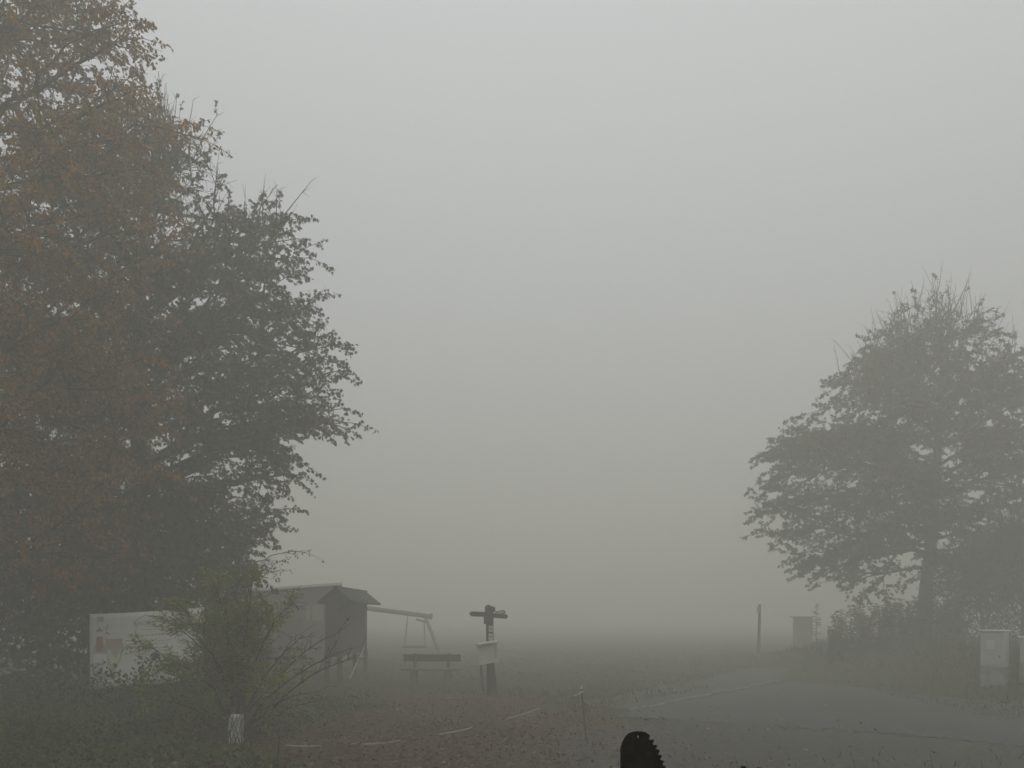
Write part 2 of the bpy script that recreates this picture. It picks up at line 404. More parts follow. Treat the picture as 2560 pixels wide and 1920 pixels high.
def make_tree(name, label, x0, y0, top, env, leafmat, kind, size, seed, nlimb=34, first=0.14, lean=(0, 0), trunk_r=0.28,
              sub=0.36, tw=0.2, leaf_step=0.065, bare_top=0.0, rise=0.3, droop=0.25, depth=0.85, group=None, barktwig='twig', forks=0, low=0.5, extra=(), cat='tree'):
    rg = np.random.RandomState(seed)
    zb = h(x0, y0)
    root = empty(name, (x0, y0, zb)); tag(root, label, cat, group)
    ez = np.array([e[0] for e in env]) - zb; el = np.array([e[1] for e in env]); er = np.array([e[2] for e in env])
    top = top - zb
    def rad(az, z):
        l, r = np.interp(z, ez, el), np.interp(z, ez, er)
        c, s = math.cos(az), math.sin(az)
        rx = max(0.25, r if c > 0 else l); ry = max(0.25, depth * 0.5 * (l + r))
        return 1.0 / math.sqrt((c / rx) ** 2 + (s / ry) ** 2)
    tb, bb = MB(), MB()
    nz = 14
    tz = np.linspace(-0.25, top * 0.93, nz)
    wob = np.cumsum(rg.normal(0, 0.06, (nz, 2)), 0); wob -= wob[0]
    k = np.clip(tz / top, 0, 1)
    trunk = np.stack([lean[0] * k + wob[:, 0], lean[1] * k + wob[:, 1], tz], 1)
    tr = trunk_r * (1 - k) ** 0.8 + 0.018
    tr[0] *= 1.55; tr[1] *= 1.12
    tb.tube(trunk, tr, 10)
    LP, LA = [], []
    def at_trunk(z): return np.array([np.interp(z, tz, trunk[:, 0]), np.interp(z, tz, trunk[:, 1]), z])
    def put_leaves(p, step, lo=0.1):
        seg = np.linalg.norm(np.diff(p, axis=0), axis=1).sum()
        n = max(1, int(seg / step * rg.uniform(.7, 1.2)))
        t = rg.uniform(lo, 1.03, n) * (len(p) - 1)
        i = np.clip(t.astype(int), 0, len(p) - 2); f = (t - i)[:, None]
        q = p[i] * (1 - f) + p[i + 1] * f
        d = unit(p[i + 1] - p[i])
        LP.append(q + rg.normal(0, 0.03, q.shape)); LA.append(d)
    def twig(s, d, L, leafy):
        m = s + d * L * 0.5 + np.array([0, 0, 0.04 * L])
        e = s + d * L + np.array([0, 0, rg.uniform(-0.12, 0.12) * L])
        p = bez(s, m, e, 3)
        bb.tube(p, [0.006 + 0.004 * L, 0.005, 0.003], 3, False)
        if rg.rand() < leafy: put_leaves(p, leaf_step)
    def branch(s, d, L, r0, leafy):
        e = s + d * L + np.array([0, 0, -droop * 0.35 * L + rg.uniform(-.1, .1) * L])
        m = s + d * L * 0.55 + np.array([0, 0, 0.1 * L])
        p = bez(s, m, e, 5)
        bb.tube(p, np.linspace(r0, 0.006, 5), 4, False)
        n = max(2, int(L / tw)); side = 1
        for j in range(n):
            t = (j + rg.uniform(.3, 1.0)) / n
            i = min(3, int(t * 4)); f = t * 4 - i
            q = p[i] * (1 - f) + p[i + 1] * f
            dd = unit(p[i + 1] - p[i]); lat = unit(np.cross(dd, [0, 0, 1.0])) * side; side = -side
            w = unit(dd * rg.uniform(.3, 1) + lat * rg.uniform(.5, 1.1) + np.array([0, 0, rg.uniform(-.35, .45)]))
            twig(q, w, rg.uniform(.22, .5) * (1.15 - 0.5 * t), leafy)
        twig(p[-1], unit(p[-1] - p[-2]), rg.uniform(.25, .5), leafy)
    def leafiness(z):
        if not bare_top: return 1.0
        return float(np.clip((top * (1 - bare_top) - z) / (top * bare_top * 0.9) + 0.75, 0.02, 1.0))
    def limb(s, az, zt, f, br, level):
        rr = max(0.3, rad(az, zt) * rg.uniform(.8, 1.03))
        e = np.array([math.cos(az) * rr, math.sin(az) * rr, zt])
        L = np.linalg.norm(e - s)
        m = (s + e) / 2 + np.array([0, 0, (0.14 if level == 0 else 0.06) * L * (1 if f > .2 else 0.5)]) + rg.normal(0, 0.05 * L, 3)
        n = 8 if level == 0 else 6
        p = bez(s, m, e, n)
        p[1:-1] += rg.normal(0, 0.02 * L, (n - 2, 3))
        tb.tube(p, np.linspace(br, 0.012, n), 6 if level == 0 else 5, False)
        cum = np.r_[0, np.cumsum(np.linalg.norm(np.diff(p, axis=0), axis=1))]
        nb = max(3, int(L / sub)); side = 1
        for j in range(nb):
            t = 0.16 + 0.83 * (j + rg.uniform(.1, .9)) / nb
            q = np.array([np.interp(t * cum[-1], cum, p[:, a]) for a in range(3)])
            kk = min(n - 2, int(t * (n - 1))); d = unit(p[kk + 1] - p[kk])
            lat = unit(np.cross(d, [0, 0, 1.0])) * side; side = -side
            dd = unit(d * rg.uniform(.35, .9) + lat * rg.uniform(.4, 1.0) + np.array([0, 0, rg.uniform(-.6, .85)]))
            branch(q, dd, rg.uniform(.5, 1.05) * (0.65 + 0.14 * L * (1 - 0.7 * t)), max(0.009, br * 0.35), leafiness(q[2]))
        branch(p[-1], unit(p[-1] - p[-2]), rg.uniform(.3, .7), 0.012, leafiness(e[2]))
        if bare_top and e[2] > top * (1 - bare_top * 1.5):      # leafless upright shoots on the upper boughs
            for _ in range(4 if level == 0 else 2):
                q = p[rg.randint(2, n)]
                d = unit(np.array([rg.normal(0, .28), rg.normal(0, .28), 1.0]) + 0.25 * unit(e - s))
                L2 = rg.uniform(.7, 1.75)
                e2 = q + d * L2; m2 = q + d * L2 * .5 + rg.normal(0, .06, 3)
                pp = bez(q, m2, e2, 5); bb.tube(pp, np.linspace(.02, .007, 5), 3, False)
                for _ in range(4):
                    t = rg.randint(1, 5); w = unit(d + rg.normal(0, .5, 3)); twig(pp[t], w, rg.uniform(.15, .4), 0.12)
        return p
    for i in range(nlimb):
        f = (i + rg.uniform(0, 1)) / nlimb
        zs = top * (first + (0.9 - first) * f ** 0.95)
        az = i * 2.39996 + rg.uniform(-.4, .4)
        zt = min(top * 0.985, zs + rise * (low + (2.1 - low) * f) * rad(az, zs) * rg.uniform(.6, 1.2))
        s = at_trunk(zs)
        L = rad(az, zt)
        br = max(0.02, trunk_r * 0.34 * (L / 4.5) ** 0.8 * (1 - 0.3 * f))
        p = limb(s, az, zt, f, br, 0)
        for k in range(forks):
            q = p[rg.randint(2, 6)]
            spread_ = rg.uniform(.18, .55) * (1 if k % 2 else -1)
            z2 = float(np.clip(q[2] + (zt - q[2]) * 0.6 + rg.normal(0, 0.95), ez[0] + .1, top * .985))
            limb(q, az + spread_, z2, f, br * .5, 1)
    for zs, az, zt in extra:
        zs, zt = zs - zb, zt - zb
        p = limb(at_trunk(zs), az, zt, .6, trunk_r * .3, 0)
        for k in (-1, 1):
            limb(p[rg.randint(3, 6)], az + k * rg.uniform(.15, .4), zt + rg.normal(0, .5), .6, trunk_r * .15, 1)
    tb.build('trunk', M['bark'], root, True)
    bb.build('branches', M[barktwig], root)
    pos = np.concatenate(LP); tdir = np.concatenate(LA); n = len(pos)
    ax = unit(tdir * 0.5 + rg.normal(0, .6, (n, 3)) + np.array([0, 0, -0.75]))
    nm = unit(rg.normal(0, .8, (n, 3)) + np.array([0, 0, 0.7]))
    sz = size * rg.uniform(.65, 1.2, n)
    cr = leaves('crown', pos, ax, nm, sz, kind, leafmat, root)
    tag(cr, kind='stuff')
    return root, n

# the maple in the middle of the left group
dA = 21.0
envA = [(2.0, 1.2, 1.2), (2.6, 2.0, 1.7), (3.2, 3.0, 2.7), (4.2, 3.6, 2.9), (5.3, 4.0, 3.4), (6.3, 4.2, 4.2), (7.4, 4.4, 5.0), (8.4, 4.4, 4.9),
        (10, 4.2, 4.4), (11.2, 4.1, 4.2), (12.0, 3.8, 4.0), (12.7, 3.1, 3.3), (13.3, 2.5, 2.4), (14.0, 1.7, 1.6), (14.6, 1.0, .9), (15.2, .5, .5)]
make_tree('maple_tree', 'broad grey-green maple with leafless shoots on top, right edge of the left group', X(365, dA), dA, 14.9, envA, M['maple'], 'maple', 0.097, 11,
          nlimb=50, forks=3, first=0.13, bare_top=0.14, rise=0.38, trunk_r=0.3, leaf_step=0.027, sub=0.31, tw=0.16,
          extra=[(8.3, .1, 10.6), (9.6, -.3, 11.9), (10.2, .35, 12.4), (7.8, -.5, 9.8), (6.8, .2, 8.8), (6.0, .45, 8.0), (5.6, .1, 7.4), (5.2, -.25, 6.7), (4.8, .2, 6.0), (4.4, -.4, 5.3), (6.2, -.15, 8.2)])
# beech, nearer and further left
dB = 16.5
envB = [(2.8, 1.6, 1.92), (3.6, 2.8, 2.82), (5, 3.6, 3.42), (7, 3.7, 3.62), (9, 3.7, 3.82), (10.5, 3.5, 4.02), (11.5, 3.3, 3.92), (12.3, 3.2, 4.32), (13.0, 3.0, 3.92), (13.8, 2.6, 3.37), (15.2, 2.0, 2.82), (16.5, 1.2, 1.92), (17.3, 0.5, 1.12)]
make_tree('beech_tree', 'tall beech with orange and yellow autumn leaves at the left edge', X(-60, dB), dB, 17.0, envB, M['beech'], 'oval', 0.095, 23,
          nlimb=66, forks=3, first=0.19, rise=0.42, low=0.0, sub=0.32, tw=0.16, leaf_step=0.025, trunk_r=0.27)
# maple standing alone on the right
dC = 34.0
envC = [(2.9, 2.4, 2.2), (3.5, 4.0, 3.0), (4.0, 4.8, 3.6), (5.2, 6.2, 4.4), (6.3, 7.1, 5.2), (7.7, 7.2, 5.4), (9.6, 6.2, 5.2), (10.7, 5.0, 5.0), (11.3, 4.0, 4.9), (12.4, 3.0, 4.4), (13.6, 1.9, 3.6), (14.5, 1.2, 2.5), (15.3, .5, 1.3)]
make_tree('maple_tree', 'lone maple on the right bank with a thick trunk and bare twigs at the crown', X(2300, dC), dC, 15.2, envC, M['maple_far'], 'lobed', 0.155, 37,
          nlimb=58, forks=3, first=0.2, lean=(0.8, 0), bare_top=0.15, rise=0.34, low=-0.35, trunk_r=0.29, sub=0.34, tw=0.18, leaf_step=0.028)
# darker trees and shrubs filling the left group
dD = 23.5
envD = [(0.8, 1.6, 1.6), (2, 2.6, 2.4), (4, 3.0, 2.8), (6, 3.2, 2.9), (8, 2.8, 2.6), (9.4, 1.8, 1.7), (10.4, .6, .6)]
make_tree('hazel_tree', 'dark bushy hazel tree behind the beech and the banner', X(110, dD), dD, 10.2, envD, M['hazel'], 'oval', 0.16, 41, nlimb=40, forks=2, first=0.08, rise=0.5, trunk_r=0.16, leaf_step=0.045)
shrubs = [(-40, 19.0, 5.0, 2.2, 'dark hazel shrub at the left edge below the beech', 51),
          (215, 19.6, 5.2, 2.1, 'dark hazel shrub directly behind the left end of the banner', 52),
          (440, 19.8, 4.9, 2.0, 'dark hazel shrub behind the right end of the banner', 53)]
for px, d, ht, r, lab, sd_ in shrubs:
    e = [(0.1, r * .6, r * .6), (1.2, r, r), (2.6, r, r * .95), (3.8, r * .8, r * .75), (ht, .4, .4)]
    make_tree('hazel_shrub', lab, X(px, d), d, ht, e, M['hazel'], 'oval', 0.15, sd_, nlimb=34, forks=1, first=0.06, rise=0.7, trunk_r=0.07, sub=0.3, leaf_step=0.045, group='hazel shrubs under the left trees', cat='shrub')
dG = 22.4
make_tree('young_tree', 'thin young tree with sparse small leaves beside the kiosk', X(600, dG), dG, 4.9, [(.3, .5, .6), (1.5, .9, 1.3), (2.6, 1.0, 1.7), (3.4, 1.0, 1.75), (4.3, .8, 1.2), (4.9, .3, .4)],
          M['hazel'], 'oval', 0.085, 61, nlimb=20, first=0.14, rise=0.35, trunk_r=0.05, sub=0.34, leaf_step=0.08)
# thicket right of the lone maple
for px, d, ht, r, lab, sd_ in [(2455, 31.5, 4.3, 1.7, 'dense twiggy thicket at the foot of the lone maple', 71), (2560, 29.0, 5.1, 2.2, 'taller twiggy thicket at the right edge behind the cabinets', 72)]:
    e = [(0.9, r * .7, r * .7), (2.0, r, r), (3.4, r * .95, r * .9), (4.2, r * .7, r * .7), (ht, .5, .5)]
    make_tree('thicket_shrub', lab, X(px, d), d, ht, e, M['weed'], 'oval', 0.09, sd_, nlimb=42, forks=2, first=0.05, rise=1.0, trunk_r=0.06, sub=0.3, tw=0.15, leaf_step=0.075, bare_top=0.2, group='thickets on the right bank', cat='shrub')

# ------------------------------------------------------------------ foreground shrub with arching stems
def make_elder():
    rg = np.random.RandomState(5)
    d0 = 14.6; x0 = X(600, d0); zb = h(x0, d0)
    root = empty('elder_shrub', (x0, d0, zb))
    tag(root, 'arching shrub in front, green leaves on its left and bare reddish twigs on its right', 'shrub')
    sb, bb = MB(), MB()
    G, Ga, D, Da = [], [], [], []
    ends = [(-1.9, 0.3, 1.0), (-1.75, -.4, 1.75), (-1.45, .2, 2.15), (-1.2, .5, 1.5), (-.95, -.3, 2.5), (-.7, .4, 2.75), (-.45, -.2, 2.95), (-.2, .5, 2.85), (-.05, -.6, 2.3), (.1, .2, 3.0), (.3, -.3, 2.7),
            (.55, .4, 2.55), (.75, -.2, 2.2), (.95, .3, 2.65), (1.3, -.4, 1.95), (1.75, .1, 2.0), (2.0, -.3, 1.65), (2.15, .2, 1.5), (1.7, -.6, .95), (1.5, .5, .7), (1.1, -.8, 1.2), (-1.5, -.7, .8), (-.9, -.8, 1.5),
            (-.6, .1, 2.2), (-.3, .7, 2.0), (.2, .7, 1.8), (-1.0, .1, 2.05), (-.6, -.6, 1.9)]
    for ex, ey, ez in ends:
        e = np.array([ex, ey, ez]) * rg.uniform(.95, 1.05, 3)
        s = np.array([rg.normal(0, .14), rg.normal(0, .12), -0.08])
        m = np.array([ex * .28, ey * .3, ez * .72]) + rg.normal(0, .08, 3)
        p = bez(s, m, e, 9); p[1:-1] += rg.normal(0, .018, (7, 3))
        L = np.linalg.norm(np.diff(p, axis=0), axis=1).sum()
        sb.tube(p, np.linspace(.02 + .004 * L, .005, 9), 5, False)
        nb = int(L * 8); side = 1
        for j in range(nb):
            t = rg.uniform(.25, 1.0) * 8; i = min(7, int(t)); f = t - i
            q = p[i] * (1 - f) + p[i + 1] * f; dd = unit(p[i + 1] - p[i])
            lat = unit(np.cross(dd, rg.normal(0, 1, 3)))
            w = unit(dd * rg.uniform(.4, 1.0) + lat * rg.uniform(.4, .9) + np.array([0, 0, .15]))
            BL = rg.uniform(.18, .6) * (1.1 - .05 * t)
            e2 = q + w * BL + np.array([0, 0, -.06 * BL]); pp = bez(q, q + w * BL * .5 + np.array([0, 0, .05]), e2, 4)
            bb.tube(pp, np.linspace(.007, .003, 4), 3, False)
            for _ in range(2):
                k = rg.randint(1, 4); ww = unit(w + rg.normal(0, .6, 3)); l3 = rg.uniform(.08, .25)
                bb.tube(np.array([pp[k], pp[k] + ww * l3]), [.004, .002], 3, False)
            leafy = float(np.clip(0.95 - (q[0] - .15) * 0.9, 0.04, .97))
            if rg.rand() < leafy:
                for k in range(rg.randint(30, 50)):
                    f2 = rg.uniform(.25, 1.05); G.append(pp[0] * (1 - f2) + pp[-1] * f2 + rg.normal(0, .045, 3))
                    sgn = 1 if k % 2 else -1
                    Ga.append(unit(w * .6 + np.cross(w, [0, 0, 1.0]) * sgn * .9 + np.array([0, 0, -.35]) + rg.normal(0, .2, 3)))
            elif rg.rand() < .35:
                for k in range(3):
                    D.append(pp[-1] + rg.normal(0, .03, 3)); Da.append(unit(rg.normal(0, .6, 3) + np.array([0, 0, -.6])))
    sb.build('stems', M['redtwig'], root); bb.build('twigs', M['redtwig'], root)
    n = len(G)
    o = leaves('foliage', np.array(G), np.array(Ga), unit(rg.normal(0, .5, (n, 3)) + [0, 0, 1.0]), rg.uniform(.07, .135, n), 'lance', M['elder'], root); tag(o, kind='stuff')
    n = len(D)
    o = leaves('dry_leaves', np.array(D), np.array(Da), unit(rg.normal(0, .8, (n, 3)) + [0, 0, 1.0]), rg.uniform(.04, .07, n), 'oval', M['dry'], root); tag(o, kind='stuff')
make_elder()

# ------------------------------------------------------------------ ground cover, grass, fallen leaves
def make_ground_cover():
    rg = np.random.RandomState(8)
    n = 38000
    x = rg.uniform(-15, -2.2, n); y = rg.uniform(8.5, 20.5, n)
    right = -3.9 + 0.55 * np.sin(y * 1.7) + 0.5 * np.sin(y * .6 + 2)
    keep = (x < right + rg.normal(0, .35, n)); x, y = x[keep], y[keep]
    lump = 0.5 + 0.5 * np.sin(x * 1.9 + 1.3 * np.sin(y * 1.1)) * np.sin(y * 1.6 + x * .5)
    clear = np.exp(-((x - X(591, 14.0)) / .4) ** 2) * (y < 14.2) * (y > 10)
    hh = (1 - .85 * clear) * (0.1 + 0.38 * lump) * (0.55 + 0.9 * S((y - 13) / 4) * S((-x - 4.4) / 2))
    hh = hh + (.15 + .55 * np.abs(np.sin(x * 2.7 + np.sin(y * 3)))) * S((y - 14.6) / 1.2) * (y < 17.2) * (x < -6.2)
    z = H(x, y) + hh * rg.uniform(.15, 1.0, len(x)) ** .6
    m = len(x)
    o = leaves('ground_cover', np.stack([x, y, z], 1), unit(rg.normal(0, .7, (m, 3)) + [0, -.2, -.1]), unit(rg.normal(0, .45, (m, 3)) + [0, 0, 1.0]), rg.uniform(.05, .12, m), 'oval', M['ivy'])
    tag(o, 'low dark green ground cover under the trees at lower left', 'plants', kind='stuff')
make_ground_cover()

def make_grass():
    rg = np.random.RandomState(9)
    n = 90000
    y = 9.5 + 50 * rg.rand(n) ** 1.6
    x = rg.uniform(-1, 1, n) * (y * .7 + 2)
    bank = S((x - 11.4) / 2.5) * S((y - 15) / 6) * (y < 46)
    litter = ((x + 2.4) / 4.4) ** 2 + ((y - 15.5) / 7) ** 2 < 1
    grav = ((x - 7.5) / 7.4) ** 2 + ((y - 12) / 6) ** 2 < 1
    road_ = (x > 1.8) & (x < 10.5) & (y > 13) & (y < 17.7 + (x - 2.3) * 1.35 + 1.6) & (y < 30)
    pth = (np.abs((x - 8.3) * 0.87 - (y - 28.4) * 0.5) < 0.9) & (y > 26) & (y < 33)
    p = np.where(litter | grav, 0.07, 1.0); p = np.where((road_ | pth) & (bank < .1), 0.0, p)
    k = rg.rand(n) < p; x, y, bank = x[k], y[k], bank[k]; n = len(x)
    hg = rg.uniform(.05, .14, n) * (1 + 2.0 * bank * (y < 38)) * (1 - .45 * (y > 24) * (bank < .3))
    a = rg.uniform(0, 6.283, n); w = 0.006 + 0.0006 * y
    b = np.stack([x, y, H(x, y) - .01], 1)
    s = np.stack([np.cos(a), np.sin(a), 0 * a], 1) * w[:, None]
    tip = b + np.stack([rg.normal(0, .35, n) * hg, rg.normal(0, .35, n) * hg, hg], 1)
    v = np.stack([b - s, b + s, tip], 1).reshape(-1, 3)
    o = link_mesh('meadow_grass', tri_mesh('meadow_grass', v, np.arange(3 * n).reshape(-1, 3)), M['grass'])
    tag(o, 'short rough meadow grass fading into the fog', 'grass', kind='stuff')
make_grass()

def make_fallen():
    rg = np.random.RandomState(10)
    n = 12500
    t = rg.rand(n)
    x = np.where(t < .72, rg.normal(-2.2, 2.4, n), rg.uniform(-6, 12, n)); y = np.where(t < .72, rg.normal(15, 3.2, n), rg.uniform(9.5, 24, n))
    keep = (y > 8.5) & ((t < .72) | (rg.rand(n) < .14 + .5 * (x < 3))); x, y = x[keep], y[keep]; n = len(x)
    onroad = (x > 2) & (y > 12)
    z = H(x, y) + rg.uniform(.012, .05, n) + np.where(onroad, .03, 0)
    o = leaves('fallen_leaves', np.stack([x, y, z], 1), unit(np.stack([rg.normal(0, 1, n), rg.normal(0, 1, n), rg.normal(0, .22, n)], 1)), unit(rg.normal(0, .28, (n, 3)) + [0, 0, 1.0]),
               rg.uniform(.045, .095, n), 'maple', M['fallen'])
    tag(o, 'brown fallen leaves strewn over the ground in front', 'leaves', kind='stuff')
make_fallen()

def make_stones():
    rg = np.random.RandomState(14)
    a = np.array([(2.3, 17.7), (5.5, 16.2), (8.9, 13.9), (14, 11.5)]); n = 150
    t = rg.rand(n) ** 1.3 * 3; i = np.minimum(2, t.astype(int)); f = (t - i)[:, None]
    p = a[i] * (1 - f) + a[i + 1] * f + rg.normal(0, .22, (n, 2)) * [1, 1]
    q = np.stack([rg.uniform(1, 9, 130), rg.uniform(10.5, 17, 130)], 1); p = np.concatenate([p, q])
    mb = MB()
    for x, y in p:
        r = rg.uniform(.01, .032) * (1.5 if rg.rand() < .12 else 1); z = h(x, y) + .016
        pts = [(x + r * 1.3 * math.cos(k) * rg.uniform(.7, 1.2), y + r * math.sin(k) * rg.uniform(.7, 1.2), z) for k in np.linspace(0, 6.283, 6)[:-1]]
        top = [(x + (u - x) * .55, y + (v - y) * .55, z + r * rg.uniform(.5, .8)) for u, v, w in pts]
        mb.add(pts + top, [(5, 6, 7, 8, 9)] + [(k, (k + 1) % 5, 5 + (k + 1) % 5, 5 + k) for k in range(5)])
    o = mb.build('loose_stones', M['pebble']); tag(o, 'pale loose stones along the edge of the asphalt and on the gravel', 'stones', kind='stuff')
make_stones()

def make_weeds():
    rg = np.random.RandomState(12)
    metas = []
    for k in range(5):
        sb = MB(); LP, LA = [], []
        ht = rg.uniform(1.35, 1.75)
        e = np.array([rg.normal(0, .12), rg.normal(0, .12), ht]); p = bez(np.array([0, 0, -.05]), np.array([0, 0, ht * .5]), e, 6)
        sb.tube(p, np.linspace(.012, .005, 6), 4)
        for j in range(110):
            t = rg.uniform(.08, 1.0) ** .9; q = np.array([np.interp(t, np.linspace(0, 1, 6), p[:, a]) for a in range(3)])
            a = rg.uniform(0, 6.28); LP.append(q); LA.append([math.cos(a), math.sin(a), rg.uniform(-.2, .8)])
        for j in range(70):
            t = rg.uniform(.72, 1.03); q = np.array([np.interp(t, np.linspace(0, 1, 6), p[:, a]) for a in range(3)])
            LP.append(q + rg.normal(0, .02, 3)); LA.append(rg.normal(0, 1, 3) + [0, 0, .6])
        n = len(LP)
        lo = leaves('weed_leaves', np.array(LP), np.array(LA), rg.normal(0, .6, (n, 3)) + [0, 0, 1.0], np.r_[rg.uniform(.1, .22, 110) * np.linspace(1, 1, 110), rg.uniform(.03, .07, n - 110)], 'lance', M['weed'])
        me = lo.data; bpy.data.objects.remove(lo)
        metas.append((sb.mesh('weed_stem'), me))
    for i in range(150):
        px = rg.uniform(2065, 2420); d = rg.uniform(29.5, 34.5)
        x = X(px, d)
        fall = S((px - 2050) / 60)
        r = empty('tall_weed', (x, d, h(x, d)), rg.uniform(0, 6.28))
        s = (0.5 + 0.52 * fall) * (rg.uniform(.6, 1.1) if i % 3 else rg.uniform(.95, 1.15)); r.scale = (s, s, s)
        r.rotation_euler = (rg.normal(0, .09), rg.normal(0, .09), rg.uniform(0, 6.28))
        tag(r, 'tall dry seed-headed weed on the bank left of the lone maple', 'weed', 'tall weeds left of the lone maple')
        st, lf = metas[rg.randint(5)]
        link_mesh('stem', st, M['weed'], r)
        tag(link_mesh('leaves', lf, M['weed'], r), kind='stuff')
make_weeds()

# ------------------------------------------------------------------ banner
def make_banner():
    d = 17.5
    tl, trr, bl, br = P(224, 1535, d), P(512, 1518, d), P(224, 1724, d), P(507, 1700, d)
    root = empty('banner_stand', ((tl.x + trr.x) / 2, d, h((tl.x + trr.x) / 2, d)))
    tag(root, 'white advertising banner with a bottle and a glass, hung on posts behind the plants', 'banner')
    inv = Vector(root.location)
    nu, nv = 24, 14
    def surf(u, v, off=0.0):
        p = (tl * (1 - u) + trr * u) * (1 - v) + (bl * (1 - u) + br * u) * v
        sag = -0.022 * math.sin(math.pi * u) * (1 - v)
        return Vector((p.x, p.y + 0.018 * math.sin(5 * u + 2.5 * v) + 0.01 * math.sin(13 * u - 4 * v) - off, p.z + sag)) - inv
    v, f = [], []
    for side in (0.0, -0.004):
        for j in range(nv):
            for i in range(nu): v.append(surf(i / (nu - 1), j / (nv - 1), side))
    for s in (0, 1):
        for j in range(nv - 1):
            for i in range(nu - 1):
                a = s * nu * nv + j * nu + i; q = (a, a + nu, a + nu + 1, a + 1); f.append(q if s == 0 else q[::-1])
    def side_strip(ids):
        for a, b in zip(ids[:-1], ids[1:]): f.append((a, b, b + nu * nv, a + nu * nv))
    side_strip(list(range(nu))); side_strip([(nv - 1) * nu + i for i in range(nu)][::-1])
    side_strip([j * nu for j in range(nv)][::-1]); side_strip([j * nu + nu - 1 for j in range(nv)])
    cloth = MB().add(v, f).build('banner_cloth', M['tarp'], root, True)
    def uv(px, py):   # banner coordinates of a mark read off the print
        u = (px - 224) / 288.0
        top = 1535 - 17 * u; bot = 1724 - 24 * u
        return u, (py - top) / (bot - top)
    def flat(name, pts, m, off=0.004, sub=1):
        P2 = []
        n = len(pts)
        for i in range(n):
            a, b = pts[i], pts[(i + 1) % n]
            for k in range(sub): P2.append((a[0] + (b[0] - a[0]) * k / sub, a[1] + (b[1] - a[1]) * k / sub))
        vv = [surf(*uv(*p), off) for p in P2]
        c = sum(vv, Vector()) / len(vv)
        o = MB().add([c] + vv, [(0, 1 + (i + 1) % len(vv), 1 + i) for i in range(len(vv))]).build(name, m, cloth)
        return o
    # printed bottle
    flat('printed_bottle', [(242, 1590), (256, 1590), (258, 1606), (266, 1618), (270, 1635), (270, 1700), (231, 1700), (231, 1632), (234, 1618), (240, 1606)], M['bottle'])
    flat('red_label', [(241, 1592), (256, 1592), (258, 1628), (240, 1628)], M['red'], .007)
    flat('pale_label', [(233, 1634), (268, 1634), (268, 1682), (233, 1682)], M['tarp'], .007)
    flat('label_stripe', [(238, 1657), (262, 1657), (262, 1663), (238, 1663)], M['greyink'], .010)
    flat('bottle_cap', [(243, 1542), (258, 1541), (258, 1553), (243, 1554)], M['greyink'])
    flat('neck_dot', [(246, 1568), (250, 1568), (250, 1573), (246, 1573)], M['ink'])
    flat('neck_stripe', [(240, 1576), (256, 1575), (256, 1579), (240, 1580)], M['greyink'])
    # printed glass
    flat('printed_glass', [(262, 1597), (306, 1595), (307, 1620), (305, 1642), (297, 1660), (290, 1672), (288, 1700), (279, 1700), (277, 1672), (269, 1655), (264, 1635)], M['bottle'])
    flat('glass_amber', [(263, 1598), (304, 1597), (304, 1617), (264, 1618)], M['amber'], .007)
    flat('glass_beer', [(268, 1624), (303, 1623), (301, 1642), (294, 1658), (279, 1660), (271, 1645)], M['beer'], .007)
    # roof mark, letters, small mark, text lines
    def stroke(mb, a, b, w):
        d2 = Vector((b[0] - a[0], b[1] - a[1])); n2 = Vector((-d2.y, d2.x)).normalized() * w / 2
        q = [(a[0] + n2.x, a[1] + n2.y), (b[0] + n2.x, b[1] + n2.y), (b[0] - n2.x, b[1] - n2.y), (a[0] - n2.x, a[1] - n2.y)]
        mb.add([surf(*uv(*p), .006) for p in q], [(0, 1, 2, 3)])
    mb = MB(); stroke(mb, (335, 1553), (365, 1534), 1.3); stroke(mb, (365, 1534), (432, 1551), 1.3); mb.build('roof_mark', M['ink'], cloth)
    mb = MB(); stroke(mb, (426, 1541), (434, 1536), 1.2); stroke(mb, (434, 1536), (442, 1542), 1.2); stroke(mb, (434, 1536), (437, 1531), 1.0); mb.build('small_emblem', M['greyink'], cloth)
    cu = bpy.data.curves.new('lettering', 'FONT'); cu.body = 'BERGBAS'; cu.size = 1.0; cu.space_character = 1.25
    to = bpy.data.objects.new('lettering', cu); COL.objects.link(to)
    bpy.context.view_layer.update()
    me = bpy.data.meshes.new_from_object(to); bpy.data.objects.remove(to)
    xs = [v.co.x for v in me.vertices]; w = max(xs) - min(xs); ys = max(v.co.y for v in me.vertices)
    for v_ in me.vertices:
        px = 336 + (v_.co.x - min(xs)) / w * 50; py = 1562.5 - v_.co.y / ys * 9.0 - (px - 336) * .06
        v_.co = surf(*uv(px, py), .006)
    link_mesh('lettering', me, M['ink'], cloth)
    rg = random.Random(2)
    for y, x0_, x1_, w in [(1567, 335, 420, 1.0), (1574, 355, 400, 2.2), (1588, 336, 425, 4.0), (1604, 336, 424, 2.0), (1611, 336, 424, 2.0), (1622, 338, 424, 1.8), (1628, 336, 424, 1.8), (1637, 338, 420, 1.8), (1648, 336, 424, 1.8), (1655, 337, 415, 1.8)]:
        mb = MB(); x = x0_
        while x < x1_:
            l = rg.uniform(3, 10); stroke(mb, (x, y - (x - 336) * .06), (min(x + l, x1_), y - (min(x + l, x1_) - 336) * .06), w); x += l + 1.8
        mb.build('text_line', M['greyink'], cloth)
    for u in (0.03, 0.97):
        p = surf(u, 0); q = surf(u, 1)
        MB().bevbox(p.x - .045, p.x + .045, p.y + .05, p.y + .14, -0.2, p.z + .03, .01).build('post', M['timber'], root)
    a, b = surf(0.03, .03), surf(.97, .03)
    MB().tube([(a.x, a.y + .075, a.z - .01), (b.x, b.y + .075, b.z - .01)], [.025, .025], 6).build('top_rail', M['timber'], root)
make_banner()

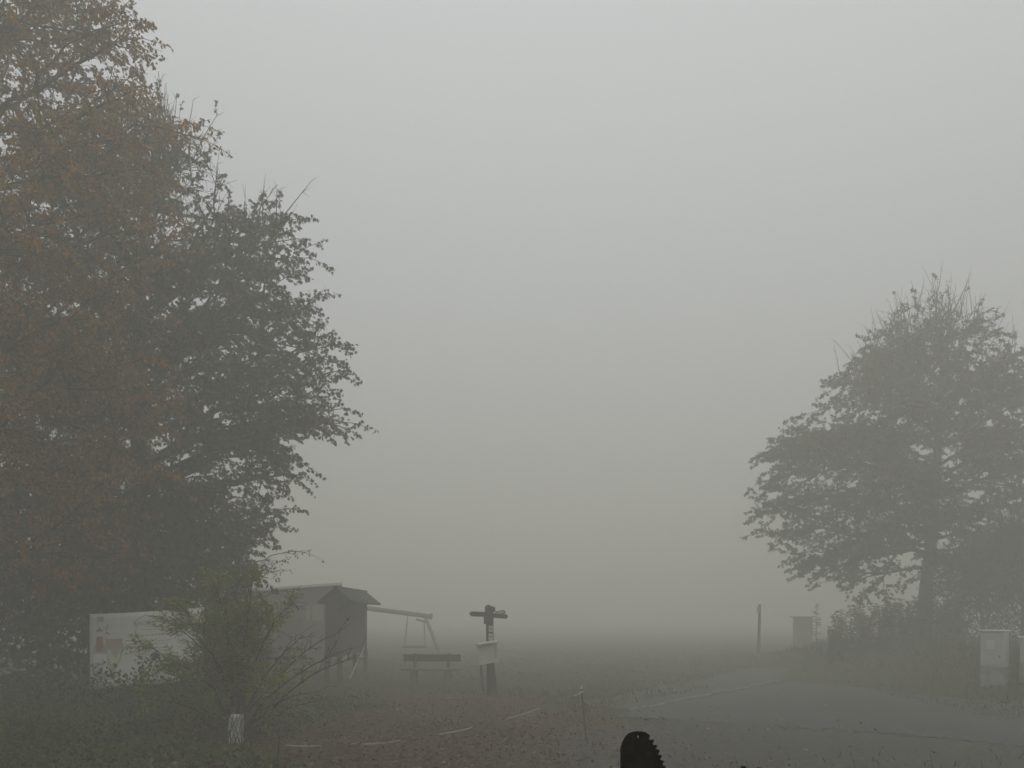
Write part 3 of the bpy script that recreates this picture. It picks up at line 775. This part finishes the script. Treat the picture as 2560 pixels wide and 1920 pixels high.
# ------------------------------------------------------------------ kiosk, roofed board, swing, bench
def make_kiosk():
    d = 34.0
    x1, x0 = X(855, d), X(590, d); zr, zl = Z(1457, d), Z(1479, d)
    cx = (x0 + x1) / 2
    yaw = R(12); w_ = (x1 - x0) / 2
    root = empty('kiosk', (x1 - w_ * math.cos(yaw), d - w_ * math.sin(yaw), h(cx, d)), yaw); tag(root, 'brown timber kiosk with a pale-edged sloping roof behind the shelter board', 'kiosk')
    g = root.location.z; w = (x1 - x0) / 2; zr -= g; zl -= g
    mb = MB()
    mb.add([(-w + .15, .1, -.1), (w - .1, .1, -.1), (w - .1, 2.8, -.1), (-w + .15, 2.8, -.1), (-w + .15, .1, zl - .16), (w - .1, .1, zr - .16), (w - .1, 2.8, zr - .16), (-w + .15, 2.8, zl - .16)],
           [(0, 1, 5, 4), (1, 2, 6, 5), (2, 3, 7, 6), (3, 0, 4, 7), (4, 5, 6, 7)])
    wall = mb.build('wall', M['brown_timber'], root)
    roof = MB().add([(-w - .1, -.15, zl - .14), (w, -.15, zr - .14), (w, 3.1, zr - .14), (-w - .1, 3.1, zl - .14), (-w - .1, -.15, zl - .03), (w, -.15, zr - .03), (w, 3.1, zr - .03), (-w - .1, 3.1, zl - .03)],
                    [(0, 1, 5, 4), (1, 2, 6, 5), (2, 3, 7, 6), (3, 0, 4, 7), (4, 5, 6, 7), (3, 2, 1, 0)]).build('roof', M['roof_felt'], root)
    MB().add([(-w - .1, -.19, zl - .09), (w + .02, -.19, zr - .09), (w + .02, -.153, zr - .09), (-w - .1, -.153, zl - .09), (-w - .1, -.19, zl + .01), (w + .02, -.19, zr + .01), (w + .02, -.153, zr + .01), (-w - .1, -.153, zl + .01)],
             [(0, 1, 5, 4), (1, 2, 6, 5), (2, 3, 7, 6), (3, 0, 4, 7), (4, 5, 6, 7), (3, 2, 1, 0)]).build('fascia', M['pale_metal'], roof)
    lx = X(780, d) - cx
    MB().box(lx - .05, lx + .05, .02, .097, -.1, zl - .1).build('corner_post', M['brown_timber'], root)
    # shutter, sign and door on the front
    a, b = X(768, d) - cx, X(808, d) - cx
    MB().bevbox(a, b, .05, .096, 1.9, 2.55, .01).build('shutter', M['log'], root)
    a, b = X(700, d) - cx, X(760, d) - cx
    dr = MB().bevbox(a, b, .05, .096, .05, 2.05, .01).build('door', M['timber'], root)
    MB().bevbox(b - .14, b - .1, .0, .05, 1.0, 1.14, .008).build('handle', M['pale_metal'], dr)
    a, b = X(815, d) - cx, X(843, d) - cx
    MB().bevbox(a, b, .05, .096, .3, 1.5, .01).build('side_panel', M['log'], root)
make_kiosk()

def make_shelter_board():
    y0, y1 = 25.0, 30.2
    cx = -5.62
    root = empty('roofed_shelter', (cx, (y0 + y1) / 2, h(cx, 27.5))); tag(root, 'dark roofed timber shelter wall with a pitched roof, left of the swing frame', 'shelter')
    g = root.location.z; L = (y1 - y0) / 2
    z = lambda a: a - g
    MB().bevbox(-.28, .2, -L + .25, L - .3, .85, z(2.62), .01).build('wall', M['timber'], root)
    zr, ze = z(3.05), z(2.6)
    th = .07
    def slope(sg):
        o = .56
        pts = [(0, -L, zr), (sg * o, -L - .02, ze), (sg * o, L + .02, ze), (0, L, zr)]
        top = [(p[0], p[1], p[2] + th) for p in pts]
        f = [(0, 1, 2, 3), (7, 6, 5, 4), (0, 4, 5, 1), (1, 5, 6, 2), (2, 6, 7, 3), (3, 7, 4, 0)]
        MB().add([(p[0] + .1 - 0.0, p[1], p[2]) for p in pts + top], f).build('roof_slope', M['roof_felt'], root)
    slope(-1); slope(1)
    MB().bevbox(.04, .16, -L - .03, L + .03, zr + .03, zr + .1, .01).build('ridge_cap', M['roof_felt'], root)
    for yy, e in ((-L + .22, 1), (L - .27, -1)):
        MB().add([(-.4, yy, ze + .02), (.6, yy, ze + .02), (.1, yy, zr), (-.4, yy + .04 * e, ze + .02), (.6, yy + .04 * e, ze + .02), (.1, yy + .04 * e, zr)], [(0, 1, 2), (5, 4, 3), (0, 3, 4, 1), (1, 4, 5, 2), (2, 5, 3, 0)]).build('gable_board', M['timber'], root)
    for sx in (-.24, .16):
        for sy in (-L + .35, L - .4):
            MB().bevbox(sx - .07, sx + .07, sy - .07, sy + .07, -.25, .9, .01).build('post', M['timber'], root)
make_shelter_board()

def make_stake_lean():
    d = 24.6
    a, b = P(885, 1673, d), P(905, 1619, d)
    b.y = d + .28
    root = empty('leaning_stake', (a.x, a.y, 0))
    bpy.data.objects.remove(root)
    lo = a + (a - b) * .42
    mb = MB().tube([lo, a, b], [.028, .028, .026], 6)
    o = mb.build('leaning_stake', M['pale_wood'])
    tag(o, 'pale wooden stake leaning against the dark shelter wall', 'stake')
make_stake_lean()

def make_swing():
    d = 40.0
    a, b = P(900, 1518, d + .5), P(1075, 1541, d)
    root = empty('swing_frame', (b.x, d, h(b.x, d))); tag(root, 'wooden swing frame with a sloping pale log beam between shelter and signpost', 'swing')
    o = Vector(root.location)
    a -= o; b -= o
    pts = [a + (a - b) * .4, a, b]
    MB().tube(pts, [.13, .125, .115], 9).build('beam', M['log'], root, True)
    MB().tube([b + (b - a).normalized() * .002, b + (b - a).normalized() * .1], [.16, .16], 9).build('beam_end', M['log'], root)
    q = b + (a - b) * .06
    r1, r2 = P(1112, 1672, d) - o, P(1022, 1672, d) - o
    for e, s in ((Vector((r1.x, -1.0, -.1)), .0), (Vector((r1.x - .25, 1.1, -.1)), .0)):
        MB().tube([q + Vector((0, .0, -.08)), e], [.075, .085], 7).build('leg', M['log'], root, True)
    q2 = a + (a - b) * .3
    for s in (-1.0, 1.1):
        MB().tube([q2 + Vector((0, 0, -.08)), Vector((q2.x - .4, q2.y + s, -.1))], [.075, .085], 7).build('leg', M['log'], root, True)
    # nest swing: two bridles, ring and net
    c = b + (a - b) * .2
    sx = c.x - .05; ring_z = .62
    rp = [(sx + .62 * math.cos(t), c.y + .62 * math.sin(t), ring_z) for t in np.linspace(0, 2 * math.pi, 25)]
    MB().tube(rp, [.04] * 25, 6, False).build('seat_ring', M['net'], root)
    mb = MB()
    for k in np.linspace(-.5, .5, 7):
        ww = math.sqrt(.62 ** 2 - k * k); mb.tube([(sx - ww, c.y + k, ring_z), (sx + ww, c.y + k, ring_z - .0)], [.012] * 2, 3, False); mb.tube([(sx + k, c.y - ww, ring_z), (sx + k, c.y + ww, ring_z)], [.012] * 2, 3, False)
    mb.build('seat_net', M['net'], root)
    for dx in (-.42, .42):
        top = c + (b - a).normalized() * dx
        for t in (.6, -.6):
            MB().tube([(top.x, top.y, top.z - .1), (sx + .62 * math.copysign(math.cos(t), dx), c.y + .62 * math.sin(t), ring_z)], [.012, .012], 4).build('rope', M['net'], root)
    bl = b + (a - b) * .14
    MB().tube([bl + Vector((-.2, 0, -.2)), q + Vector((.1, 0, -.35))], [.05, .05], 5).build('brace', M['log'], root)
make_swing()

def make_bench():
    d = 26.4
    cx = X(1082, d)
    root = empty('park_bench', (cx, d, h(cx, d)), R(-4)); tag(root, 'wooden bench with plank backrest left of the signpost', 'bench')
    MB().bevbox(-1.0, .97, -.3, .12, .42, .48, .012).build('seat', M['brown_timber'], root)
    MB().bevbox(-1.02, .9, .2, .245, .7, .94, .012).build('backrest', M['timber'], root)
    for x in (-.63, .5):
        MB().bevbox(x - .05, x + .05, .115, .2, -.1, .97, .01).build('back_post', M['timber'], root)
        MB().bevbox(x - .09, x + .13, -.24, .08, -.12, .42, .02).build('leg', M['brown_timber'], root)
make_bench()

# ------------------------------------------------------------------ signpost
def make_signpost():
    d = 23.0; sc = d / F
    cx = X(1228, d)
    root = empty('signpost', (cx, d, h(cx, d))); tag(root, 'dark wooden trail signpost with pointed arms and two white markers', 'signpost')
    g = root.location.z
    xx = lambda px: (px - 1228) * sc
    zz = lambda py: Z(py, d) - g
    post = MB().tube([(xx(1228), 0, -.3), (xx(1226), 0, 1.0), (xx(1224), 0, 2.1)], [.12, .115, .105], 8)
    post.build('post', M['timber'], root, True)
    # head board with a peaked top, and its wider lower half
    def prism(name, pts, y0, y1, m, par=root):
        n = len(pts); v = [(x, y0, z) for x, z in pts] + [(x, y1, z) for x, z in pts]
        f = [tuple(range(n)), tuple(range(2 * n - 1, n - 1, -1))] + [(i, n + i, n + (i + 1) % n, (i + 1) % n) for i in range(n)]
        return MB().add(v, f).build(name, m, par)
    prism('head_board', [(xx(1210), zz(1560)), (xx(1234), zz(1560)), (xx(1234), zz(1530)), (xx(1238.5), zz(1530)), (xx(1238.5), zz(1518)), (xx(1228), zz(1515)), (xx(1221), zz(1511.5)), (xx(1213), zz(1516)), (xx(1213), zz(1530)), (xx(1210), zz(1530))], -.2, -.13, M['timber'])
    prism('arm', [(xx(1212), zz(1530)), (xx(1212), zz(1542)), (xx(1179), zz(1540.5)), (xx(1173.5), zz(1534.5)), (xx(1179), zz(1528.5))], -.25, -.205, M['timber'])
    prism('arm', [(xx(1233), zz(1533)), (xx(1233), zz(1544)), (xx(1266), zz(1547)), (xx(1270.5), zz(1541)), (xx(1266), zz(1535.5))], -.25, -.205, M['timber'])
    ra = prism('rear_arm', [(xx(1238), zz(1529)), (xx(1238), zz(1538)), (xx(1262), zz(1534.5)), (xx(1264), zz(1530)), (xx(1260), zz(1525))], .02, .06, M['timber'])
    prism('rear_arm_face', [(xx(1239), zz(1530.5)), (xx(1239), zz(1537)), (xx(1259.5), zz(1533.8)), (xx(1259.5), zz(1526.8))], .013, .018, M['paper'], ra)
    MB().bevbox(xx(1221), xx(1233), -.12, .1, zz(1563), zz(1556), .01).build('clamp', M['timber'], root)
    for k, (a, b) in enumerate(((1564, 1579), (1584, 1602))):
        mk = MB().bevbox(xx(1222), xx(1232), -.135, -.122, zz(b), zz(a), .003).build('trail_marker', M['sticker'], root)
        MB().bevbox(xx(1225), xx(1229), -.142, -.137, zz(a + 9), zz(a + 5), .002).build('marker_sign', M['black'], mk)
        if k: MB().bevbox(xx(1226.6), xx(1227.6), -.142, -.137, zz(b - 1), zz(b - 6), .0015).build('marker_stroke', M['black'], mk)
    # map board on its own thin post just in front
    cx2, y2 = X(1231, 22.6), 22.6
    r2 = empty('notice_board', (cx2, y2, h(cx2, y2)), R(24)); tag(r2, 'small pale notice board with a light roof strip below the signpost arms', 'notice board')
    g2 = r2.location.z
    z1, z0 = Z(1609, 22.6) - g2, Z(1658, 22.6) - g2
    r2.rotation_euler = (0, R(-7), R(24))
    bd = MB().bevbox(-.3, .3, -.03, .0, z0, z1, .006).build('board', M['paper'], r2)
    MB().bevbox(-.33, .33, -.16, .06, z1 + .003, z1 + .065, .012).build('roof_strip', M['pale_metal'], r2)
    rg = random.Random(4)
    for i in range(8):
        zc = z1 - .06 - i * .055; mb = MB(); x = -.26
        while x < .12:
            l = rg.uniform(.03, .1); mb.box(x, min(x + l, .14), -.036, -.033, zc - .007, zc + .007); x += l + .02
        mb.build('text_line', M['greyink'], bd)
    for i in range(6):
        MB().box(.18, .26, -.036, -.033, z1 - .14 - i * .06, z1 - .12 - i * .06).build('list_mark', M['ink'], bd)
    MB().bevbox(-.27, -.21, .003, .05, -.2, z1 - .02, .008).build('post', M['timber'], r2)
    MB().bevbox(.12, .18, .003, .05, -.2, z1 - .02, .008).build('post', M['timber'], r2)
make_signpost()

# ------------------------------------------------------------------ right side things
def make_far_post():
    d = 42.0
    x = X(1897, d)
    root = empty('trail_post', (x, d, h(x, d))); tag(root, 'slim wooden post standing alone in the fog left of the box', 'post')
    g = root.location.z; zt = Z(1513, d) - g
    MB().tube([(0, 0, -.3), (.01, 0, 1.0), (.05, 0, zt)], [.085, .08, .07], 8).build('post', M['timber'], root, True)
    MB().tube([(.05, 0, zt + .001), (.05, 0, zt + .05)], [.1, .03], 8).build('cap', M['timber'], root)
    MB().bevbox(-.13, .0, -.115, -.085, zt - .42, zt - .08, .008).build('marker_plate', M['paper'], root)
make_far_post()

def make_box():
    d = 51.0
    x = X(2007, d)
    root = empty('waste_box', (x, d, h(x, d))); tag(root, 'faint timber box with an overhanging lid in the fog left of the bank', 'box')
    g = root.location.z; zt = Z(1541, d) - g
    b = MB().bevbox(-.52, .52, -.3, .3, .12, zt - .06, .015).build('body', M['brown_timber'], root)
    MB().bevbox(-.72, .72, -.42, .42, zt - .058, zt, .012).build('lid', M['brown_timber'], root)
    for sx in (-.36, .36):
        for sy in (-.24, .24): MB().bevbox(sx - .05, sx + .05, sy - .05, sy + .05, -.25, .118, .008).build('foot', M['timber'], root)
    for k in range(5):
        xx = -.4 + k * .2
        MB().bevbox(xx - .085, xx + .085, -.325, -.302, .16, zt - .1, .006).build('plank', M['brown_timber'], b)
make_box()

def make_sapling():
    rg = np.random.RandomState(3); d = 39.0; x = X(2040, d)
    root = empty('young_spruce', (x, d, h(x, d))); tag(root, 'thin young conifer just right of the dark box', 'tree')
    zt = Z(1510, d) - root.location.z
    MB().tube([(0, 0, -.1), (.02, 0, zt * .5), (0, 0, zt)], [.025, .018, .005], 5).build('trunk', M['bark'], root)
    LP, LA = [], []; bb = MB()
    for i in range(40):
        z = zt * rg.uniform(.15, 1) ; a = rg.uniform(0, 6.28); L = .1 + .38 * (1 - z / zt)
        e = np.array([math.cos(a) * L, math.sin(a) * L, z + .05]); bb.tube([(0, 0, z), e], [.006, .003], 3, False)
        for k in range(14):
            LP.append(np.array([0, 0, z]) + (e - [0, 0, z]) * rg.uniform(.1, 1)); LA.append(rg.normal(0, .7, 3) + [math.cos(a), math.sin(a), .1])
    bb.build('branches', M['twig'], root)
    n = len(LP); tag(leaves('crown', np.array(LP), np.array(LA), rg.normal(0, 1, (n, 3)) + [0, 0, .3], rg.uniform(.05, .09, n), 'lance', M['maple_far'], root), kind='stuff')
make_sapling()

def make_trunk_marker():
    o = MB().bevbox(-.075, .075, -.012, .0, -.05, .05, .004).build('trail_plate', M['sticker'])
    x = X(2318, dC); o.location = (x, dC - .47, Z(1508, dC)); o.rotation_euler = (0, 0, R(15))
    tag(o, 'tiny white trail plate nailed to the lone maple trunk', 'plate')
make_trunk_marker()

def make_cabinet(cx, cy, yaw, w, dp, ztop, label, sticker):
    g = h(cx, cy)
    root = empty('utility_cabinet', (cx, cy, g), yaw); tag(root, label, 'cabinet', 'grey utility cabinets at the right edge')
    zt = ztop - g; zp = .42
    MB().bevbox(-w / 2, w / 2, -dp / 2, dp / 2, -.25, zp, .01).build('plinth', M['plinth'], root)
    b = MB().bevbox(-w / 2 + .012, w / 2 - .012, -dp / 2 + .012, dp / 2 - .012, zp + .012, zt - .045, .008).build('body', M['cabinet'], root)
    MB().bevbox(-w / 2 + .02, w / 2 - .02, -dp / 2 + .02, dp / 2 - .02, zp + .001, zp + .011, .002).build('seam', M['black'], root)
    MB().bevbox(-w / 2 - .03, w / 2 + .03, -dp / 2 - .03, dp / 2 + .03, zt - .043, zt, .014).build('lid', M['pale_metal'], root)
    dr = MB().bevbox(-w / 2 + .03, w / 2 - .03, -dp / 2 - .004, -dp / 2 + .010, zp + .06, zt - .09, .004).build('door', M['cabinet'], b)
    MB().bevbox(w / 2 - .1, w / 2 - .07, -dp / 2 - .022, -dp / 2 - .006, zt - .72, zt - .66, .004).build('handle', M['black'], dr)
    if sticker: MB().bevbox(-w / 2 + .17, -w / 2 + .36, -dp / 2 - .009, -dp / 2 - .006, zt - .5, zt - .26, .001).build('sticker', M['sticker'], b)
make_cabinet(12.76, 21.15, R(-48), .56, .5, Z(1575, 21), 'grey utility cabinet with a pale sticker, the left and nearer of the two', True)
make_cabinet(13.55, 20.75, R(-48), .56, .5, Z(1592, 20.6), 'lower grey utility cabinet cut off by the right picture edge', False)

# ------------------------------------------------------------------ fence stake, tape, marker stone, saws
def make_tape_fence():
    d = 14.7
    xb, xt = X(1467, d), X(1454, d)
    zt = Z(1722, d)
    root = empty('fence_stake', (xb, d, h(xb, d))); tag(root, 'thin leaning fence stake at the gravel edge holding the white tape', 'stake')
    g = root.location.z
    MB().tube([(0, 0, -.2), (xt - xb, 0, zt - g)], [.016, .014], 6).build('rod', M['brown_timber'], root)
    MB().tube([(xt - xb, 0, zt - g + .001), (xt - xb, 0, zt - g + .05)], [.022, .016], 6).build('cap', M['pale_metal'], root)
    MB().tube([(xt - xb - .03, -.01, zt - g - .06), (xt - xb + .03, -.01, zt - g - .06)], [.018, .018], 5).build('clip', M['pale_metal'], root)
    d2 = 9.9
    a = P(694, 1838, d2)
    r2 = empty('fence_stake', (a.x - .04, d2, h(a.x, d2))); tag(r2, 'thin brown fence stake half hidden by the foot of the arching shrub', 'stake')
    MB().tube([(0, 0, -.2), (.06, 0, a.z - r2.location.z)], [.009, .008], 6).build('rod', M['brown_timber'], r2)
    # tape: a flat ribbon that flips between lying flat and standing on edge
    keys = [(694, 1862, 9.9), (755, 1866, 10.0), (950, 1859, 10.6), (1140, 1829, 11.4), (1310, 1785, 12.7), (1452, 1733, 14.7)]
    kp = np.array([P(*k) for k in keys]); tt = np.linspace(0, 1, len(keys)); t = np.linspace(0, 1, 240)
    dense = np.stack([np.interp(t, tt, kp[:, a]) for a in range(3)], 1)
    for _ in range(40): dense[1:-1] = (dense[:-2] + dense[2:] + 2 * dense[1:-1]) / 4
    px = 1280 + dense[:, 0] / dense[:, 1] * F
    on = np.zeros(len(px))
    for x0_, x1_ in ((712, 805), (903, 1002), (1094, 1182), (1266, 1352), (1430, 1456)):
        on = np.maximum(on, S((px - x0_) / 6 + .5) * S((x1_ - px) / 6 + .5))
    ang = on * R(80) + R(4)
    tan = unit(np.gradient(dense, axis=0)); lat = unit(np.cross(tan, [0, 0, 1.0])); up = np.cross(lat, tan)
    wv = (np.cos(ang)[:, None] * lat + np.sin(ang)[:, None] * up) * .008
    nv = unit(np.cross(wv, tan)) * .0006
    v = np.stack([dense - wv - nv, dense + wv - nv, dense + wv + nv, dense - wv + nv], 1).reshape(-1, 3)
    f = []
    for i in range(len(dense) - 1):
        for j in range(4):
            k = (j + 1) % 4; f.append((i * 4 + j, i * 4 + k, i * 4 + 4 + k, i * 4 + 4 + j))
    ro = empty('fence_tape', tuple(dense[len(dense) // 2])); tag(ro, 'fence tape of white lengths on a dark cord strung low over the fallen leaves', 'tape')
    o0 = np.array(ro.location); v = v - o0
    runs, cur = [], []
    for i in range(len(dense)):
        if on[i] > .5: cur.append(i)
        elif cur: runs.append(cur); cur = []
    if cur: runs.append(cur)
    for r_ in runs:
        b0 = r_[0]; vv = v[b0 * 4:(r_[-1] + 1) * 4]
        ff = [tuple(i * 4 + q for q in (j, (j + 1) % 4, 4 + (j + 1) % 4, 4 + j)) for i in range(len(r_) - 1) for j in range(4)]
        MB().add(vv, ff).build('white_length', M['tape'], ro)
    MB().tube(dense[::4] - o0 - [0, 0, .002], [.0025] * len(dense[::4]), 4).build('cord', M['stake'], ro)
make_tape_fence()

def make_marker_stone():
    d = 14.1; x = X(590, d)
    bm = bmesh.new(); bmesh.ops.create_cube(bm, size=1)
    for v in bm.verts: v.co = Vector((v.co.x * (.28 if v.co.z < 0 else .23), v.co.y * .16, v.co.z * .6))
    bmesh.ops.bevel(bm, geom=list(bm.edges), offset=.075, segments=4, affect='EDGES', profile=.6)
    rg = random.Random(6)
    for v in bm.verts: v.co += Vector((rg.gauss(0, .005), rg.gauss(0, .005), rg.gauss(0, .005)))
    me = bpy.data.meshes.new('marker_stone'); bm.to_mesh(me); bm.free()
    o = link_mesh('marker_stone', me, M['stone']); o.location = (x, d, h(x, d) + .3); o.rotation_euler = (0, R(3), R(10))
    o.location.z = Z(1828, d)
    tag(o, 'whitish upright marker stone among the stems of the arching shrub', 'stone')
make_marker_stone()

def make_tuft():
    rg = np.random.RandomState(19); d = 13.85; x = X(592, d)
    root = empty('grass_tuft', (x, d, h(x, d))); tag(root, 'dark dry grass stalks crossing in front of the whitish marker stone', 'grass')
    for k in range(26):
        b = np.array([rg.uniform(-.24, .24), rg.uniform(-.08, .05), -.04]); L = rg.uniform(.35, .85)
        e = b + np.array([rg.normal(0, .22) * L * 1.4, rg.normal(0, .1), L]); m = (b + e) / 2 + np.array([rg.normal(0, .05), 0, .08])
        MB().tube(bez(b, m, e, 5), np.linspace(.007, .003, 5), 4).build('stalk', M['twig'], root)
make_tuft()

def make_saws():
    d = 2.2; sc = d / F
    yrail = 2.2
    # timber rail under the picture that carries both saws
    root = empty('timber_rail', (1.0, yrail, 0)); tag(root, 'terrace timber rail below the picture carrying the old saws', 'railing')
    MB().bevbox(-.9, 1.1, -.05, .05, 1.5, 1.6, .01).build('top_rail', M['timber'], root)
    for x in (-.75, .95): MB().bevbox(x - .05, x + .05, -.045, .045, -.2, 1.498, .01).build('post', M['timber'], root)
    def flat_blade(name, outline, holes, m, th=.004):
        cu = bpy.data.curves.new(name, 'CURVE'); cu.dimensions = '2D'; cu.fill_mode = 'BOTH'; cu.extrude = th / 2
        for lp in [outline] + holes:
            sp = cu.splines.new('POLY'); sp.points.add(len(lp) - 1); sp.use_cyclic_u = True
            for p, (x, z) in zip(sp.points, lp): p.co = (x, z, 0, 1)
        ob = bpy.data.objects.new(name, cu); COL.objects.link(ob)
        bpy.context.view_layer.update()
        me = bpy.data.meshes.new_from_object(ob.evaluated_get(bpy.context.evaluated_depsgraph_get())); bpy.data.objects.remove(ob)
        for v in me.vertices: v.co = Vector((v.co.x, v.co.z, v.co.y))
        me.update()
        return me
    zpx = lambda p: (X(1500 + p[0] * .226, d), Z(1800 + p[1] * .226, d))
    head = [(225, 700), (225, 320), (230, 290), (240, 258), (256, 222), (272, 195), (292, 168), (314, 149), (340, 135), (372, 127), (415, 123), (460, 125), (490, 131), (520, 145), (552, 166), (542, 218)]
    teeth = [(600, 214), (581, 272), (636, 277), (609, 320), (661, 331), (640, 382), (686, 392), (662, 440), (711, 452), (688, 494), (730, 512), (708, 556), (752, 572), (728, 616), (770, 632), (745, 676), (785, 690)]
    out = [zpx(p) for p in head + teeth]
    zb = 1.6
    out = [(out[0][0] + .02, zb)] + out + [(out[-1][0] - .02, zb)]
    holes = [[(zpx((420 + 9 * math.cos(a), 184 + 16 * math.sin(a)))) for a in np.linspace(0, 6.283, 9)[:-1]], [(zpx((365 + 5 * math.cos(a), 212 + 5 * math.sin(a)))) for a in np.linspace(0, 6.283, 7)[:-1]]]
    me = flat_blade('saw_blade', out, holes, M['steel'])
    x0 = X(1605, d)
    for v in me.vertices: v.co.x -= x0; v.co.z -= zb
    rs = empty('crosscut_saw', (x0, yrail, zb)); tag(rs, 'dark steel saw blade with a rounded toothed tip, upright at the bottom edge', 'saw')
    link_mesh('blade', me, M['steel'], rs)
    MB().bevbox(-.09, .11, .004, .03, .002, .08, .006).build('mount_block', M['timber'], rs)
    # second saw lying with its teeth upwards, only tips reach the picture
    xa = X(1853, d); ob = []
    tips = [(1853, 1911.5), (1892.5, 1915), (1931, 1918.5), (1974, 1917.5)]
    ob.append((xa - .25, zb + .02)); ob.append((xa - .25, Z(1960, d)))
    for k, (px, py) in enumerate(tips):
        x, z = X(px, d), Z(py, d)
        ob += [(x - .021, z - .035), (x - .006, z), (x + .006, z), (x + .019, z - .035)]
    ob += [(xa + .5, Z(1990, d)), (xa + .5, zb + .02)]
    me = flat_blade('saw_blade', ob, [], M['steel'])
    for v in me.vertices: v.co.x -= xa; v.co.z -= zb
    r3 = empty('crosscut_saw', (xa, yrail - .02, zb)); tag(r3, 'second dark saw lying with its tooth tips showing at the bottom edge', 'saw')
    link_mesh('blade', me, M['steel'], r3)
    MB().bevbox(-.2, .45, .003, .03, .002, .06, .006).build('mount_block', M['timber'], r3)
make_saws()

# ------------------------------------------------------------------ the fog
def make_haze():
    m = bpy.data.materials.new('fog'); m.use_nodes = True
    nt = m.node_tree; nt.nodes.clear()
    o = nt.nodes.new('ShaderNodeOutputMaterial'); v = nt.nodes.new('ShaderNodeVolumePrincipled')
    v.inputs['Color'].default_value = (0.93, 0.92, 0.86, 1)
    v.inputs['Density'].default_value = HAZE_DENSITY
    v.inputs['Anisotropy'].default_value = 0.0
    nt.links.new(v.outputs[0], o.inputs['Volume'])
    ob = MB().box(-430, 430, -40, 430, -1.6, 19.0).build('haze', m)
    tag(ob, 'thick even grey fog filling the whole scene', 'fog', kind='stuff')
make_haze()
